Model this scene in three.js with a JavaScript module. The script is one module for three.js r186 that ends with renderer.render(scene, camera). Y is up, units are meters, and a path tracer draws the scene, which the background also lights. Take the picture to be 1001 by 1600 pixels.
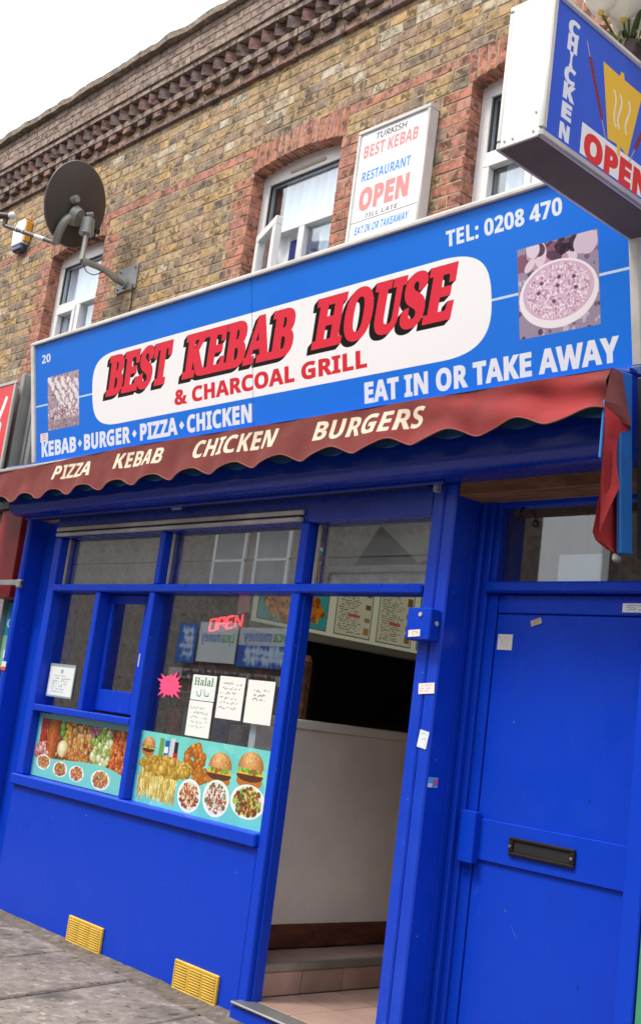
import * as THREE from 'three';
import { mergeGeometries } from 'three/addons/utils/BufferGeometryUtils.js';
import { ConvexGeometry } from 'three/addons/geometries/ConvexGeometry.js';

// ---------------------------------------------------------------- camera, sky, sun, exposure
const scene = new THREE.Scene();
const camera = new THREE.PerspectiveCamera(48.41, 640 / 1024, 0.05, 400);
camera.position.set(0, 1.65, 4.361);
camera.up.set(0.04789, 0.97558, 0.21437);
camera.lookAt(0 - 7.3553, 1.65 + 1.79646, 4.361 - 6.53242);
scene.add(camera);
const renderer = new THREE.WebGLRenderer({ antialias: true });
renderer.setSize(640, 1024);
renderer.toneMapping = THREE.LinearToneMapping;
renderer.toneMappingExposure = 2.15;
renderer.shadowMap.enabled = true;

// overcast sky: brighter towards the zenith, a little brighter round the hidden sun
const SUN = new THREE.Vector3(-0.2, 0.9, 0.5).normalize();
{
  const W = 256, H = 128, d = new Float32Array(W * H * 4);
  for (let y = 0; y < H; y++) for (let x = 0; x < W; x++) {
    const el = ((y + 0.5) / H - 0.5) * Math.PI, az = ((x + 0.5) / W - 0.5) * 2 * Math.PI;
    const v = new THREE.Vector3(Math.cos(el) * Math.cos(az), Math.sin(el), Math.cos(el) * Math.sin(az));
    const s = Math.max(0, Math.sin(el)), g = Math.pow(Math.max(0, v.dot(SUN)), 6);
    const L = 0.42 * (1 + 2 * s) + 0.4 * g, i = (y * W + x) * 4;
    d[i] = L * 0.985; d[i + 1] = L; d[i + 2] = L * 1.03; d[i + 3] = 1;
  }
  const t = new THREE.DataTexture(d, W, H, THREE.RGBAFormat, THREE.FloatType);
  t.mapping = THREE.EquirectangularReflectionMapping; t.magFilter = THREE.LinearFilter; t.needsUpdate = true;
  scene.background = t; scene.environment = t;
}
const sun = new THREE.DirectionalLight(0xfff4e6, 1.5);
sun.position.copy(SUN).multiplyScalar(30).add(new THREE.Vector3(-5, 0, 0)); sun.target.position.set(-5, 2, 0);
sun.castShadow = true; sun.shadow.radius = 24; sun.shadow.mapSize.set(2048, 2048);
Object.assign(sun.shadow.camera, { left: -12, right: 12, top: 12, bottom: -12, near: 1, far: 60 });
scene.add(sun, sun.target);

// ---------------------------------------------------------------- helpers
let seed = 7;
const rnd = () => { seed = (seed + 0x6d2b79f5) | 0; let t = Math.imul(seed ^ (seed >>> 15), 1 | seed); t = (t + Math.imul(t ^ (t >>> 7), 61 | t)) ^ t; return ((t ^ (t >>> 14)) >>> 0) / 4294967296; };
const rr = (a, b) => a + (b - a) * rnd();
const pick = (a) => a[Math.floor(rnd() * a.length)];
const clamp = (x, a, b) => Math.min(b, Math.max(a, x));
const taken = {};
function numbered(n) { const k = taken[n] = (taken[n] ?? -1) + 1; return k ? n + '_' + String(k).padStart(3, '0') : n; }
function tag(o, label, category, group) { o.userData = { label, category }; if (group) o.userData.group = group; return o; }
function thing(name, label, category, [x, y, z] = [0, 0, 0], group) {
  const o = new THREE.Group(); o.name = numbered(name); o.position.set(x, y, z); scene.add(o); return tag(o, label, category, group);
}
function structure(o) { o.userData.kind = 'structure'; return o; }
function flat(g) { const n = g.index ? g.toNonIndexed() : g; for (const k of Object.keys(n.attributes)) if (!['position', 'normal', 'uv', 'color'].includes(k)) n.deleteAttribute(k); return n; }
function uvBox(g) {           // texture coordinates in metres, by the way each face points
  g = flat(g); const p = g.attributes.position, n = g.attributes.normal, uv = new Float32Array(p.count * 2);
  for (let i = 0; i < p.count; i++) {
    const a = Math.abs(n.getX(i)), b = Math.abs(n.getY(i)), c = Math.abs(n.getZ(i)), x = p.getX(i), y = p.getY(i), z = p.getZ(i);
    const [u, v] = c >= a && c >= b ? [x, y] : a >= b ? [z, y] : [x, z];
    uv[2 * i] = u; uv[2 * i + 1] = v;
  }
  g.setAttribute('uv', new THREE.BufferAttribute(uv, 2)); return g;
}
// a box between two corners whose edges are chamfered by c
function bx(x0, x1, y0, y1, z0, z1, c = 0.004) {
  c = Math.min(c, (x1 - x0) * 0.45, (y1 - y0) * 0.45, (z1 - z0) * 0.45);
  if (!(c > 0)) { const g = new THREE.BoxGeometry(x1 - x0, y1 - y0, z1 - z0); g.translate((x0 + x1) / 2, (y0 + y1) / 2, (z0 + z1) / 2); return uvBox(g); }
  const P = [];
  for (const [x, sx] of [[x0, 1], [x1, -1]]) for (const [y, sy] of [[y0, 1], [y1, -1]]) for (const [z, sz] of [[z0, 1], [z1, -1]])
    P.push(new THREE.Vector3(x, y + sy * c, z + sz * c), new THREE.Vector3(x + sx * c, y, z + sz * c), new THREE.Vector3(x + sx * c, y + sy * c, z));
  return uvBox(new ConvexGeometry(P));
}
function tube(points, r, seg = 24, radial = 8) { return uvBox(new THREE.TubeGeometry(new THREE.CatmullRomCurve3(points.map((p) => new THREE.Vector3(...p))), seg, r, radial)); }
function rod(a, b, r, r2 = r, n = 12) {
  const A = new THREE.Vector3(...a), B = new THREE.Vector3(...b), d = B.clone().sub(A), g = new THREE.CylinderGeometry(r2, r, d.length(), n);
  g.applyQuaternion(new THREE.Quaternion().setFromUnitVectors(new THREE.Vector3(0, 1, 0), d.clone().normalize())); g.translate(...A.add(B).multiplyScalar(0.5).toArray()); return uvBox(g);
}
function put(name, geos, mat, parent, label) {
  const g = Array.isArray(geos) ? (geos.length > 1 ? mergeGeometries(geos.map(flat)) : geos[0]) : geos;
  const m = new THREE.Mesh(g, mat); m.name = parent === scene ? numbered(name) : name; m.castShadow = m.receiveShadow = true; parent.add(m);
  if (label) m.userData.label = label; return m;
}
function sheet(w, h, d = 0.002) { const g = new THREE.BoxGeometry(w, h, d); return flat(g); }

// ---------------------------------------------------------------- noise and textures
function noise2(s) {
  const N = 64, a = new Float32Array(N * N); let q = s * 7919 + 13;
  for (let i = 0; i < N * N; i++) { q = (Math.imul(q, 1664525) + 1013904223) | 0; a[i] = (q >>> 8) / 16777216; }
  return (x, y, per) => {
    const xi = Math.floor(x), yi = Math.floor(y), fx = x - xi, fy = y - yi, u = fx * fx * (3 - 2 * fx), v = fy * fy * (3 - 2 * fy);
    const m = (k) => ((k % per) + per) % per, g = (i, j) => a[(m(j) % N) * N + (m(i) % N)];
    return (g(xi, yi) * (1 - u) + g(xi + 1, yi) * u) * (1 - v) + (g(xi, yi + 1) * (1 - u) + g(xi + 1, yi + 1) * u) * v;
  };
}
function fbm(s) { const n = noise2(s); return (u, v, base, oct) => { let t = 0, a = 0.5, f = base, w = 0; for (let k = 0; k < oct; k++) { t += a * n(u * f + k * 3.7 * 0, v * f, f); w += a; a *= 0.55; f *= 2; } return t / w; }; }
function tex(size, metres, fn, srgb = true) {
  const d = new Uint8Array(size * size * 4);
  for (let y = 0; y < size; y++) for (let x = 0; x < size; x++) {
    const c = fn(x / size, y / size), i = (y * size + x) * 4;
    for (let k = 0; k < 3; k++) d[i + k] = clamp(Math.round(255 * (Array.isArray(c) ? c[k] : c)), 0, 255); d[i + 3] = 255;
  }
  const t = new THREE.DataTexture(d, size, size); t.wrapS = t.wrapT = THREE.RepeatWrapping; t.magFilter = THREE.LinearFilter; t.repeat.set(1 / metres, 1 / metres);
  if (srgb) t.colorSpace = THREE.SRGBColorSpace; t.needsUpdate = true; return t;
}
const f1 = fbm(1), f2 = fbm(2), f3 = fbm(3), f4 = fbm(4);
const T = {
  brick: tex(512, 0.9, (u, v) => { const a = f1(u, v, 10, 5), b = f2(u, v, 40, 3), k = f3(u, v, 18, 3); const g = (0.66 + 0.44 * a + 0.4 * (b - 0.5)) * (k > 0.66 ? 0.7 : k < 0.33 ? 1.12 : 1); return [g, g * (0.97 + 0.05 * b), g * (0.93 + 0.1 * a)]; }),
  brickBump: tex(512, 0.9, (u, v) => 0.5 * f1(u, v, 8, 5) + 0.5 * f2(u, v, 32, 3), false),
  mortar: tex(512, 0.8, (u, v) => { const g = 0.6 + 0.5 * f2(u, v, 16, 5); return [g, g * 0.985, g * 0.96]; }),
  paint: tex(512, 1.7, (u, v) => { const a = f1(u, v, 4, 5), b = f3(u, v, 32, 3); const g = 0.88 + 0.14 * a + 0.06 * (b - 0.5); return [g, g, g]; }),
  smooth: tex(256, 1.3, (u, v) => { const a = f2(u, v, 4, 6); const g = 0.88 + 0.16 * a; return [g, g, g]; }),
  paintBump: tex(512, 1.1, (u, v) => 0.6 * f2(u, v, 8, 5) + 0.4 * f3(u, v, 32, 3), false),
  wear: tex(512, 1.3, (u, v) => { const a = f2(u, v, 4, 6); const g = 0.7 + 0.4 * a; return [g, g, g * 0.985]; }),
  rough: tex(256, 0.9, (u, v) => 0.45 + 0.75 * f4(u, v, 6, 4), false),
  stone: tex(1024, 1.9, (u, v) => { const a = f1(u, v, 6, 6), b = f2(u, v, 48, 4), c = f3(u, v, 5, 5), p = f4(u, v, 40, 3); let g = 0.72 + 0.16 * a + 0.34 * (b - 0.5) - (c > 0.6 ? (c - 0.6) * 0.8 : 0); if (p > 0.71) g *= 0.72; if (p < 0.27) g *= 1.2; return [g, g * 0.965, g * 0.93]; }),
  stoneBump: tex(512, 0.95, (u, v) => 0.4 * f1(u, v, 8, 5) + 0.6 * f2(u, v, 48, 3), false),
  wood: tex(256, 0.8, (u, v) => { const g = 0.55 + 0.55 * f1(u * 0.25 + 0.0, v, 24, 3) ; return [g, g, g]; }),
  fabric: tex(512, 0.9, (u, v) => { const a = f2(u, v, 5, 5), w = ((u * 256) % 1 < 0.5 ? 0.03 : -0.03) + ((v * 256) % 1 < 0.5 ? 0.03 : -0.03); const g = 0.72 + 0.4 * a + w; return [g, g, g]; }),
};
function scuffed(size, metres, n) {      // gloss paint: brush streaks, thin scratches, chips down to cream undercoat and bare wood
  const c = document.createElement('canvas'); c.width = c.height = size; const g = c.getContext('2d'); g.fillStyle = 'rgb(11,59,190)'; g.fillRect(0, 0, size, size);
  for (let i = 0; i < 900; i++) { const x = rr(0, size), y = rr(-200, size), h = rr(60, 420); g.globalAlpha = rr(0.02, 0.06); g.fillStyle = pick(['#1a4fd2', '#0a34a4', '#1546c4', '#0b3cb0']); for (const dx of [0, -size]) g.fillRect(x + dx, y, rr(1, 5), h); }
  for (let i = 0; i < 40; i++) { g.globalAlpha = rr(0.04, 0.1); g.fillStyle = pick(['#2a58c8', '#0a2f98']); g.beginPath(); g.ellipse(rr(0, size), rr(0, size), rr(8, 50), rr(14, 70), 0, 0, 7); g.fill(); }
  for (let i = 0; i < n; i++) { g.globalAlpha = rr(0.15, 0.5); g.strokeStyle = pick(['#5a78d0', '#7f96d8', '#0c2a78', '#a9b4d4']); g.lineWidth = rr(0.8, 2); const x = rr(0, size), y = rr(0, size), a = rr(-2.2, -0.6); const l = rr(4, 30); g.beginPath(); g.moveTo(x, y); g.lineTo(x + Math.cos(a) * l, y + Math.sin(a) * l); g.stroke(); }
  for (let i = 0; i < n * 0.3; i++) { g.globalAlpha = rr(0.5, 0.9); g.fillStyle = pick(['#a9a796', '#3a2c22', '#6a6a78', '#0c1c50', '#0a1640']); const x = rr(0, size), y = rr(0, size); g.beginPath(); for (let k = 0; k < 6; k++) { const a = k, r = rr(0.8, 3.2); g.lineTo(x + Math.cos(a) * r, y + Math.sin(a) * r * 1.5); } g.fill(); }
  const t = new THREE.CanvasTexture(c); t.colorSpace = THREE.SRGBColorSpace; t.wrapS = t.wrapT = THREE.RepeatWrapping; t.repeat.set(1 / metres, 1 / metres); return t;
}
T.blueA = scuffed(1024, 2.1, 46); T.blueB = scuffed(1024, 2.6, 60); T.blueC = scuffed(512, 0.85, 60);
function mat(hex, o = {}) { const { lin, phys, ...rest } = o; const m = new (phys ? THREE.MeshPhysicalMaterial : THREE.MeshStandardMaterial)({ roughness: 0.6, ...rest }); if (lin) m.color.setRGB(...lin); else m.color.set(hex); return m; }
const M = {
  blue: mat(0, { lin: [1, 1, 1], phys: true, specularIntensity: 0.45, roughness: 0.42, map: T.blueA, bumpMap: T.paintBump, bumpScale: 0.0007, roughnessMap: T.rough }),
  blueDoor: mat(0, { lin: [1, 1.02, 1], phys: true, specularIntensity: 0.5, roughness: 0.36, map: T.blueB, bumpMap: T.paintBump, bumpScale: 0.0006, roughnessMap: T.rough }),
  housing: mat(0, { lin: [0.005, 0.036, 0.4], roughness: 0.32, map: T.smooth, roughnessMap: T.rough }),  // the same blue paint, darkened so its colour carries the shade under the awning
  upvc: mat(0, { lin: [0.84, 0.85, 0.86], roughness: 0.35, map: T.smooth }),
  signWhite: mat(0, { lin: [0.86, 0.86, 0.86], roughness: 0.35 }),
  alu: mat(0, { lin: [0.62, 0.62, 0.62], roughness: 0.38, metalness: 0.6, map: T.wear }),
  steel: mat(0, { lin: [0.42, 0.42, 0.42], roughness: 0.5, metalness: 0.7, map: T.wear }),
  galv: mat(0, { lin: [0.4, 0.41, 0.42], roughness: 0.55, metalness: 0.4, map: T.wear }),
  dish: mat(0, { lin: [0.085, 0.07, 0.07], roughness: 0.55, map: T.wear }),
  black: mat(0, { lin: [0.02, 0.02, 0.022], roughness: 0.5, map: T.wear }),
  underside: mat(0, { lin: [0.16, 0.14, 0.145], roughness: 0.7, map: T.wear }),
  yellow: mat(0, { lin: [0.78, 0.5, 0.06], roughness: 0.5, map: T.wear }),
  pale: mat(0, { lin: [0.62, 0.6, 0.56], roughness: 0.7, map: T.wear }),
  wallPanel: mat(0, { lin: [0.86, 0.83, 0.78], roughness: 0.5, map: T.smooth }),
  brown: mat(0, { lin: [0.17, 0.05, 0.03], roughness: 0.5, map: T.wood }),
  timber: mat(0, { lin: [0.3, 0.14, 0.06], roughness: 0.7, map: T.wood }),
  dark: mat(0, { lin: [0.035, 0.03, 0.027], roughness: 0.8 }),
  interior: mat(0, { lin: [0.5, 0.42, 0.34], roughness: 0.8, map: T.wear }),
  ceiling: mat(0, { lin: [0.5, 0.47, 0.42], roughness: 0.9 }),
  board: mat(0, { lin: [0.52, 0.46, 0.36], roughness: 0.6, map: T.wear }),
  tile: mat(0, { lin: [0.55, 0.37, 0.32], roughness: 0.35, map: T.wear }),
  tileB: mat(0, { lin: [0.5, 0.34, 0.3], roughness: 0.35, map: T.wear }),
  grout: mat(0, { lin: [0.22, 0.17, 0.15], roughness: 0.9 }),
  slab: mat(0, { lin: [0.31, 0.285, 0.268], roughness: 0.85, map: T.stone, bumpMap: T.stoneBump, bumpScale: 0.004 }),
  slabB: mat(0, { lin: [0.29, 0.265, 0.248], roughness: 0.85, map: T.stone, bumpMap: T.stoneBump, bumpScale: 0.004 }),
  ground: mat(0, { lin: [0.05, 0.042, 0.036], roughness: 0.95, map: T.stone, bumpMap: T.stoneBump, bumpScale: 0.004 }),
  haunch: mat(0, { lin: [0.2, 0.175, 0.15], roughness: 0.95, map: T.stone, bumpMap: T.stoneBump, bumpScale: 0.008 }),
  asphalt: mat(0, { lin: [0.055, 0.055, 0.056], roughness: 0.95, map: T.stone }),
  mortar: mat(0, { lin: [0.5, 0.39, 0.28], roughness: 0.95, map: T.mortar }),
  parapet: mat(0, { lin: [0.36, 0.28, 0.24], roughness: 0.95, map: T.mortar, bumpMap: T.brickBump, bumpScale: 0.008 }),
  coping: mat(0, { lin: [0.36, 0.32, 0.28], roughness: 0.95, map: T.stone, bumpMap: T.stoneBump, bumpScale: 0.008 }),
  glass: new THREE.MeshPhysicalMaterial({ color: 0xf4faff, transmission: 1, thickness: 0, roughness: 0.015, ior: 2.4 }),
  curtain: mat(0, { lin: [0.86, 0.88, 0.9], roughness: 0.95 }),
  curtainBlue: mat(0, { lin: [0.02, 0.025, 0.16], roughness: 0.95 }),
  paper: mat(0, { lin: [0.82, 0.83, 0.8], roughness: 0.7 }),
  pane: mat(0, { lin: [0.2, 0.2, 0.2], roughness: 0.15 }),
  redPaint: mat(0, { lin: [0.4, 0.02, 0.025], roughness: 0.5, map: T.wear }),
  greenPaint: mat(0, { lin: [0.06, 0.3, 0.17], roughness: 0.5, map: T.paint }),
};
for (const m of Object.values(M)) if (m.isMeshStandardMaterial) m.side = THREE.DoubleSide;

// canvases drawn in metres: x to the right, y up from the bottom edge
function canvasTex(w, h, ppm, draw) {
  const c = document.createElement('canvas'); c.width = Math.round(w * ppm); c.height = Math.round(h * ppm);
  const g = c.getContext('2d'); g.scale(ppm, ppm); g.translate(0, h); draw(g, w, h);
  const t = new THREE.CanvasTexture(c); t.colorSpace = THREE.SRGBColorSpace; t.anisotropy = 8; return t;
}
const rect = (g, x0, x1, y0, y1, s) => { g.fillStyle = s; g.fillRect(x0, -y1, x1 - x0, y1 - y0); };
// text whose capitals stand from y0 to y0 + cap and which fills x0..x1
function text(g, s, x0, x1, y0, cap, fill, { font = 'sans-serif', bold = true, skew = 0, stroke = 0, shear = 0, strokeStyle } = {}) {
  g.save(); g.font = (bold ? 'bold ' : '') + '100px ' + font; g.textBaseline = 'alphabetic'; g.textAlign = 'left';
  const w = g.measureText(s).width; g.transform(1, shear, 0, 1, 0, 0);
  g.translate(x0, -y0); g.transform(1, 0, -skew, 1, 0, 0); g.scale((x1 - x0) / w, cap / 71.4);
  g.fillStyle = fill; if (stroke) { g.lineJoin = 'miter'; g.miterLimit = 3; g.strokeStyle = strokeStyle || fill; g.lineWidth = stroke * 71.4 / cap; g.strokeText(s, 0, 0); }
  g.fillText(s, 0, 0); g.restore();
}
const blob = (g, x, y, r, s, k = 1, a = 0) => { g.fillStyle = s; g.beginPath(); g.ellipse(x, -y, r, r * k, a, 0, 7); g.fill(); };
function crumbs(g, x, y, rx, ry, n, r, cols) { for (let i = 0; i < n; i++) { const a = rnd() * 6.283, q = Math.sqrt(rnd()); blob(g, x + Math.cos(a) * q * rx, y + Math.sin(a) * q * ry, r * rr(0.5, 1.3), pick(cols), rr(0.5, 1), rnd() * 3); } }
function scribble(g, x0, x1, y0, y1, lines, col, lw) {    // lines of handwriting too small to read
  g.strokeStyle = col; g.lineWidth = lw;
  for (let k = 0; k < lines; k++) { const y = y1 - (k + 0.5) * (y1 - y0) / lines; let x = x0 + rnd() * 0.02; const e = x1 - rnd() * (x1 - x0) * 0.3; g.beginPath(); g.moveTo(x, -y); while (x < e) { x += rr(0.004, 0.009); if (rnd() < 0.14) { x += 0.01; g.moveTo(x, -y); } else g.lineTo(x, -(y + rr(-0.5, 0.7) * (y1 - y0) / lines * 0.5)); } g.stroke(); }
}

// ---------------------------------------------------------------- ground
const PAVE = structure(new THREE.Group()); PAVE.name = 'pavement'; scene.add(PAVE);
put('bedding', bx(-60, 40, -0.3, -0.035, -0.35, 6.0, 0), M.ground, PAVE);
{
    for (let r = 0; r < 5; r++) for (let k = -6; k < 14; k++) {
    const z0 = 0.13 + r * 1.15, z1 = z0 + 1.142, x0 = -6.63 + 0.735 * k + (r % 2) * 0.36, x1 = x0 + 0.714;
    const P = [], t = rr(-0.003, 0.003), c = 0.01, tl = rr(-0.002, 0.002);
    for (const [x, a] of [[x0, 1], [x1, -1]]) for (const [z, b] of [[z0, 1], [z1, -1]]) { const X = x + (z - 0.17) * 0.2; P.push(new THREE.Vector3(X, -0.05, z), new THREE.Vector3(X, t + tl * a - c, z), new THREE.Vector3(X + a * c, t + tl * a, z + b * c)); }
    put('paving_slab', uvBox(new ConvexGeometry(P)), rnd() < 0.5 ? M.slab : M.slabB, PAVE);
  }
  // rough cement fillet where the pavement meets the shopfront
  const g = new THREE.PlaneGeometry(9, 0.2, 180, 8); g.rotateX(-Math.PI / 2); const p = g.attributes.position;
  for (let i = 0; i < p.count; i++) { const x = p.getX(i), z = p.getZ(i), w = (0.1 - z) / 0.2; p.setXYZ(i, x - 7, 0.004 + 0.022 * w * w + 0.007 * (f1((x + 10) / 4 % 1, z + 0.5, 40, 3) - 0.5) - (w < 0.1 ? 0.006 : 0), z + 0.07 + (w < 0.2 ? 0.05 * (f2((x + 10) / 5 % 1, 0.3, 30, 3) - 0.4) : 0)); }
  g.computeVertexNormals(); put('cement_fillet', uvBox(g), M.haunch, PAVE);
}
structure(put('road', bx(-60, 40, -0.32, -0.12, 6.14, 10.6, 0), M.asphalt, scene));
{ const k = structure(new THREE.Group()); k.name = 'kerb'; scene.add(k); for (let i = 0; i < 40; i++) put('kerb_stone', bx(-30 + i * 0.92, -30 + i * 0.92 + 0.91, -0.3, 0, 6.0, 6.14, 0.012), M.slab, k); }
structure(put('far_pavement', bx(-60, 40, -0.3, 0, 10.62, 13, 0.01), M.slabB, scene));
structure(put('ground', bx(-300, 300, -0.6, -0.33, -300, 300, 0), M.ground, scene));

// ---------------------------------------------------------------- the brick building
const ZB = -0.1;               // face of the brickwork
const BLD = thing('brick_building', 'yellow stock brick building with red brick arches and dentilled cornice above the kebab shop', 'building', [0, 0, 0]);
const WIN = [{ x0: -9.07, x1: -8.17 }, { x0: -6.2, x1: -5.28 }, { x0: -4.185, x1: -3.265 }];
const SPRING = 5.42, RISE = 0.05;
const archY = (w, x) => { const m = (w.x0 + w.x1) / 2, h = (w.x1 - w.x0) / 2; return SPRING + RISE * (1 - ((x - m) / h) ** 2); };
{
  const s = new THREE.Shape(); s.moveTo(-14.2, 2.9); s.lineTo(2.2, 2.9); s.lineTo(2.2, 6.6); s.lineTo(-14.2, 6.6); s.closePath();
  for (const w of WIN) { const h = new THREE.Path(); h.moveTo(w.x0, 3.9); for (let k = 0; k <= 10; k++) { const x = w.x0 + (w.x1 - w.x0) * k / 10; h.lineTo(x, archY(w, x) + 0.008); } h.lineTo(w.x1, 3.9); h.closePath(); s.holes.push(h); }
  const g = new THREE.ExtrudeGeometry(s, { depth: 0.3, bevelEnabled: false }); g.translate(0, 0, ZB - 0.3022); put('mortar_bed', uvBox(g), M.mortar, BLD);
}
const tones = {
  yellow: [[0.47, 0.32, 0.15], [0.52, 0.37, 0.18], [0.42, 0.29, 0.15], [0.48, 0.34, 0.2], [0.4, 0.28, 0.18], [0.52, 0.39, 0.22], [0.43, 0.32, 0.21], [0.55, 0.36, 0.14]],
  grey: [[0.26, 0.2, 0.165], [0.17, 0.14, 0.125], [0.3, 0.235, 0.19], [0.21, 0.16, 0.13]],
  pale: [[0.58, 0.49, 0.35], [0.6, 0.55, 0.44]], pink: [[0.42, 0.27, 0.19], [0.36, 0.24, 0.18]],
  red: [[0.52, 0.2, 0.13], [0.47, 0.175, 0.125], [0.56, 0.235, 0.155], [0.44, 0.18, 0.145], [0.5, 0.24, 0.185]],
  dull: [[0.35, 0.27, 0.23], [0.33, 0.25, 0.215], [0.375, 0.29, 0.245]], dentil: [[0.25, 0.165, 0.155], [0.3, 0.175, 0.155], [0.23, 0.17, 0.165]],
};
for (const [k, mean, t] of [['yellow', [0.47, 0.33, 0.19], 0.35], ['grey', [0.38, 0.285, 0.195], 0.5], ['pale', [0.48, 0.39, 0.27], 0.35], ['pink', [0.42, 0.3, 0.2], 0.3], ['red', [0.47, 0.235, 0.17], 0.35]]) for (const c of tones[k]) for (let i = 0; i < 3; i++) c[i] += (mean[i] - c[i]) * t;
const brickMats = new Map();
function brickMat(c) { const k = c.join(); if (!brickMats.has(k)) brickMats.set(k, mat(0, { lin: c, roughness: 0.92, map: T.brick, bumpMap: T.brickBump, bumpScale: 0.004 })); return brickMats.get(k); }
const brickVC = mat(0, { lin: [1, 1, 1], roughness: 0.92, map: T.brick, bumpMap: T.brickBump, bumpScale: 0.004, vertexColors: true });
const BR = [];                 // every brick: corners of its face, depth in front of and behind the wall face, tone
function brick(x0, x1, y0, y1, col, o = {}) { BR.push({ x0, x1, y0, y1, col, out: 0, back: 0.03, ...o }); }
function brickGeo(b) {
  const j = () => rr(-0.0022, 0.0022), c = 0.0028, P = [], zf = ZB + b.out + rr(-0.0008, 0.0022), zb = ZB - b.back;
  for (const [x, a] of [[b.x0, 1], [b.x1, -1]]) for (const [y, e] of [[b.y0, 1], [b.y1, -1]]) {
    const sx = (b.skew ?? 0) * (y - b.y0), X = x + j() * (b.tight ? 0.3 : 1), Y = y + j();
    P.push([X + sx, Y, zb], [X + sx, Y, zf - c], [X + a * c + sx, Y + e * c, zf]);
  }
  const [A, B, C, D] = [0, 6, 9, 3];     // x0y0, x1y0, x1y1, x0y1
  const q = [[A + 2, B + 2, C + 2, D + 2], [A + 1, B + 1, B + 2, A + 2], [B + 1, C + 1, C + 2, B + 2], [C + 1, D + 1, D + 2, C + 2], [D + 1, A + 1, A + 2, D + 2], [A, B, B + 1, A + 1], [B, C, C + 1, B + 1], [C, D, D + 1, C + 1], [D, A, A + 1, D + 1]];
  const pos = []; for (const [a, bb, cc, d] of q) for (const i of [a, bb, cc, a, cc, d]) pos.push(...P[i]);
  const g = new THREE.BufferGeometry(); g.setAttribute('position', new THREE.Float32BufferAttribute(pos, 3)); g.computeVertexNormals(); uvBox(g);
  const uv = g.attributes.uv, du = rnd() * 3, dv = rnd() * 3; for (let i = 0; i < uv.count; i++) uv.setXY(i, uv.getX(i) + du, uv.getY(i) + dv); return g;
}
function tone(x, y) {
  const n = f1(((x + 20) / 6) % 1, ((y + 3) / 6) % 1, 8, 3), r = rnd();
  if (y > 5.75 && r < 0.13) return pick(tones.pale);
  if (r < 0.24 + (n - 0.5) * 0.5) return pick(tones.grey); if (r < 0.31) return pick(tones.pink); if (r < 0.35) return pick(tones.pale); return pick(tones.yellow);
}
const CO = 0.075, J = 0.0095;
const BAND0 = 5.555;           // foot of the red band course
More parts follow.
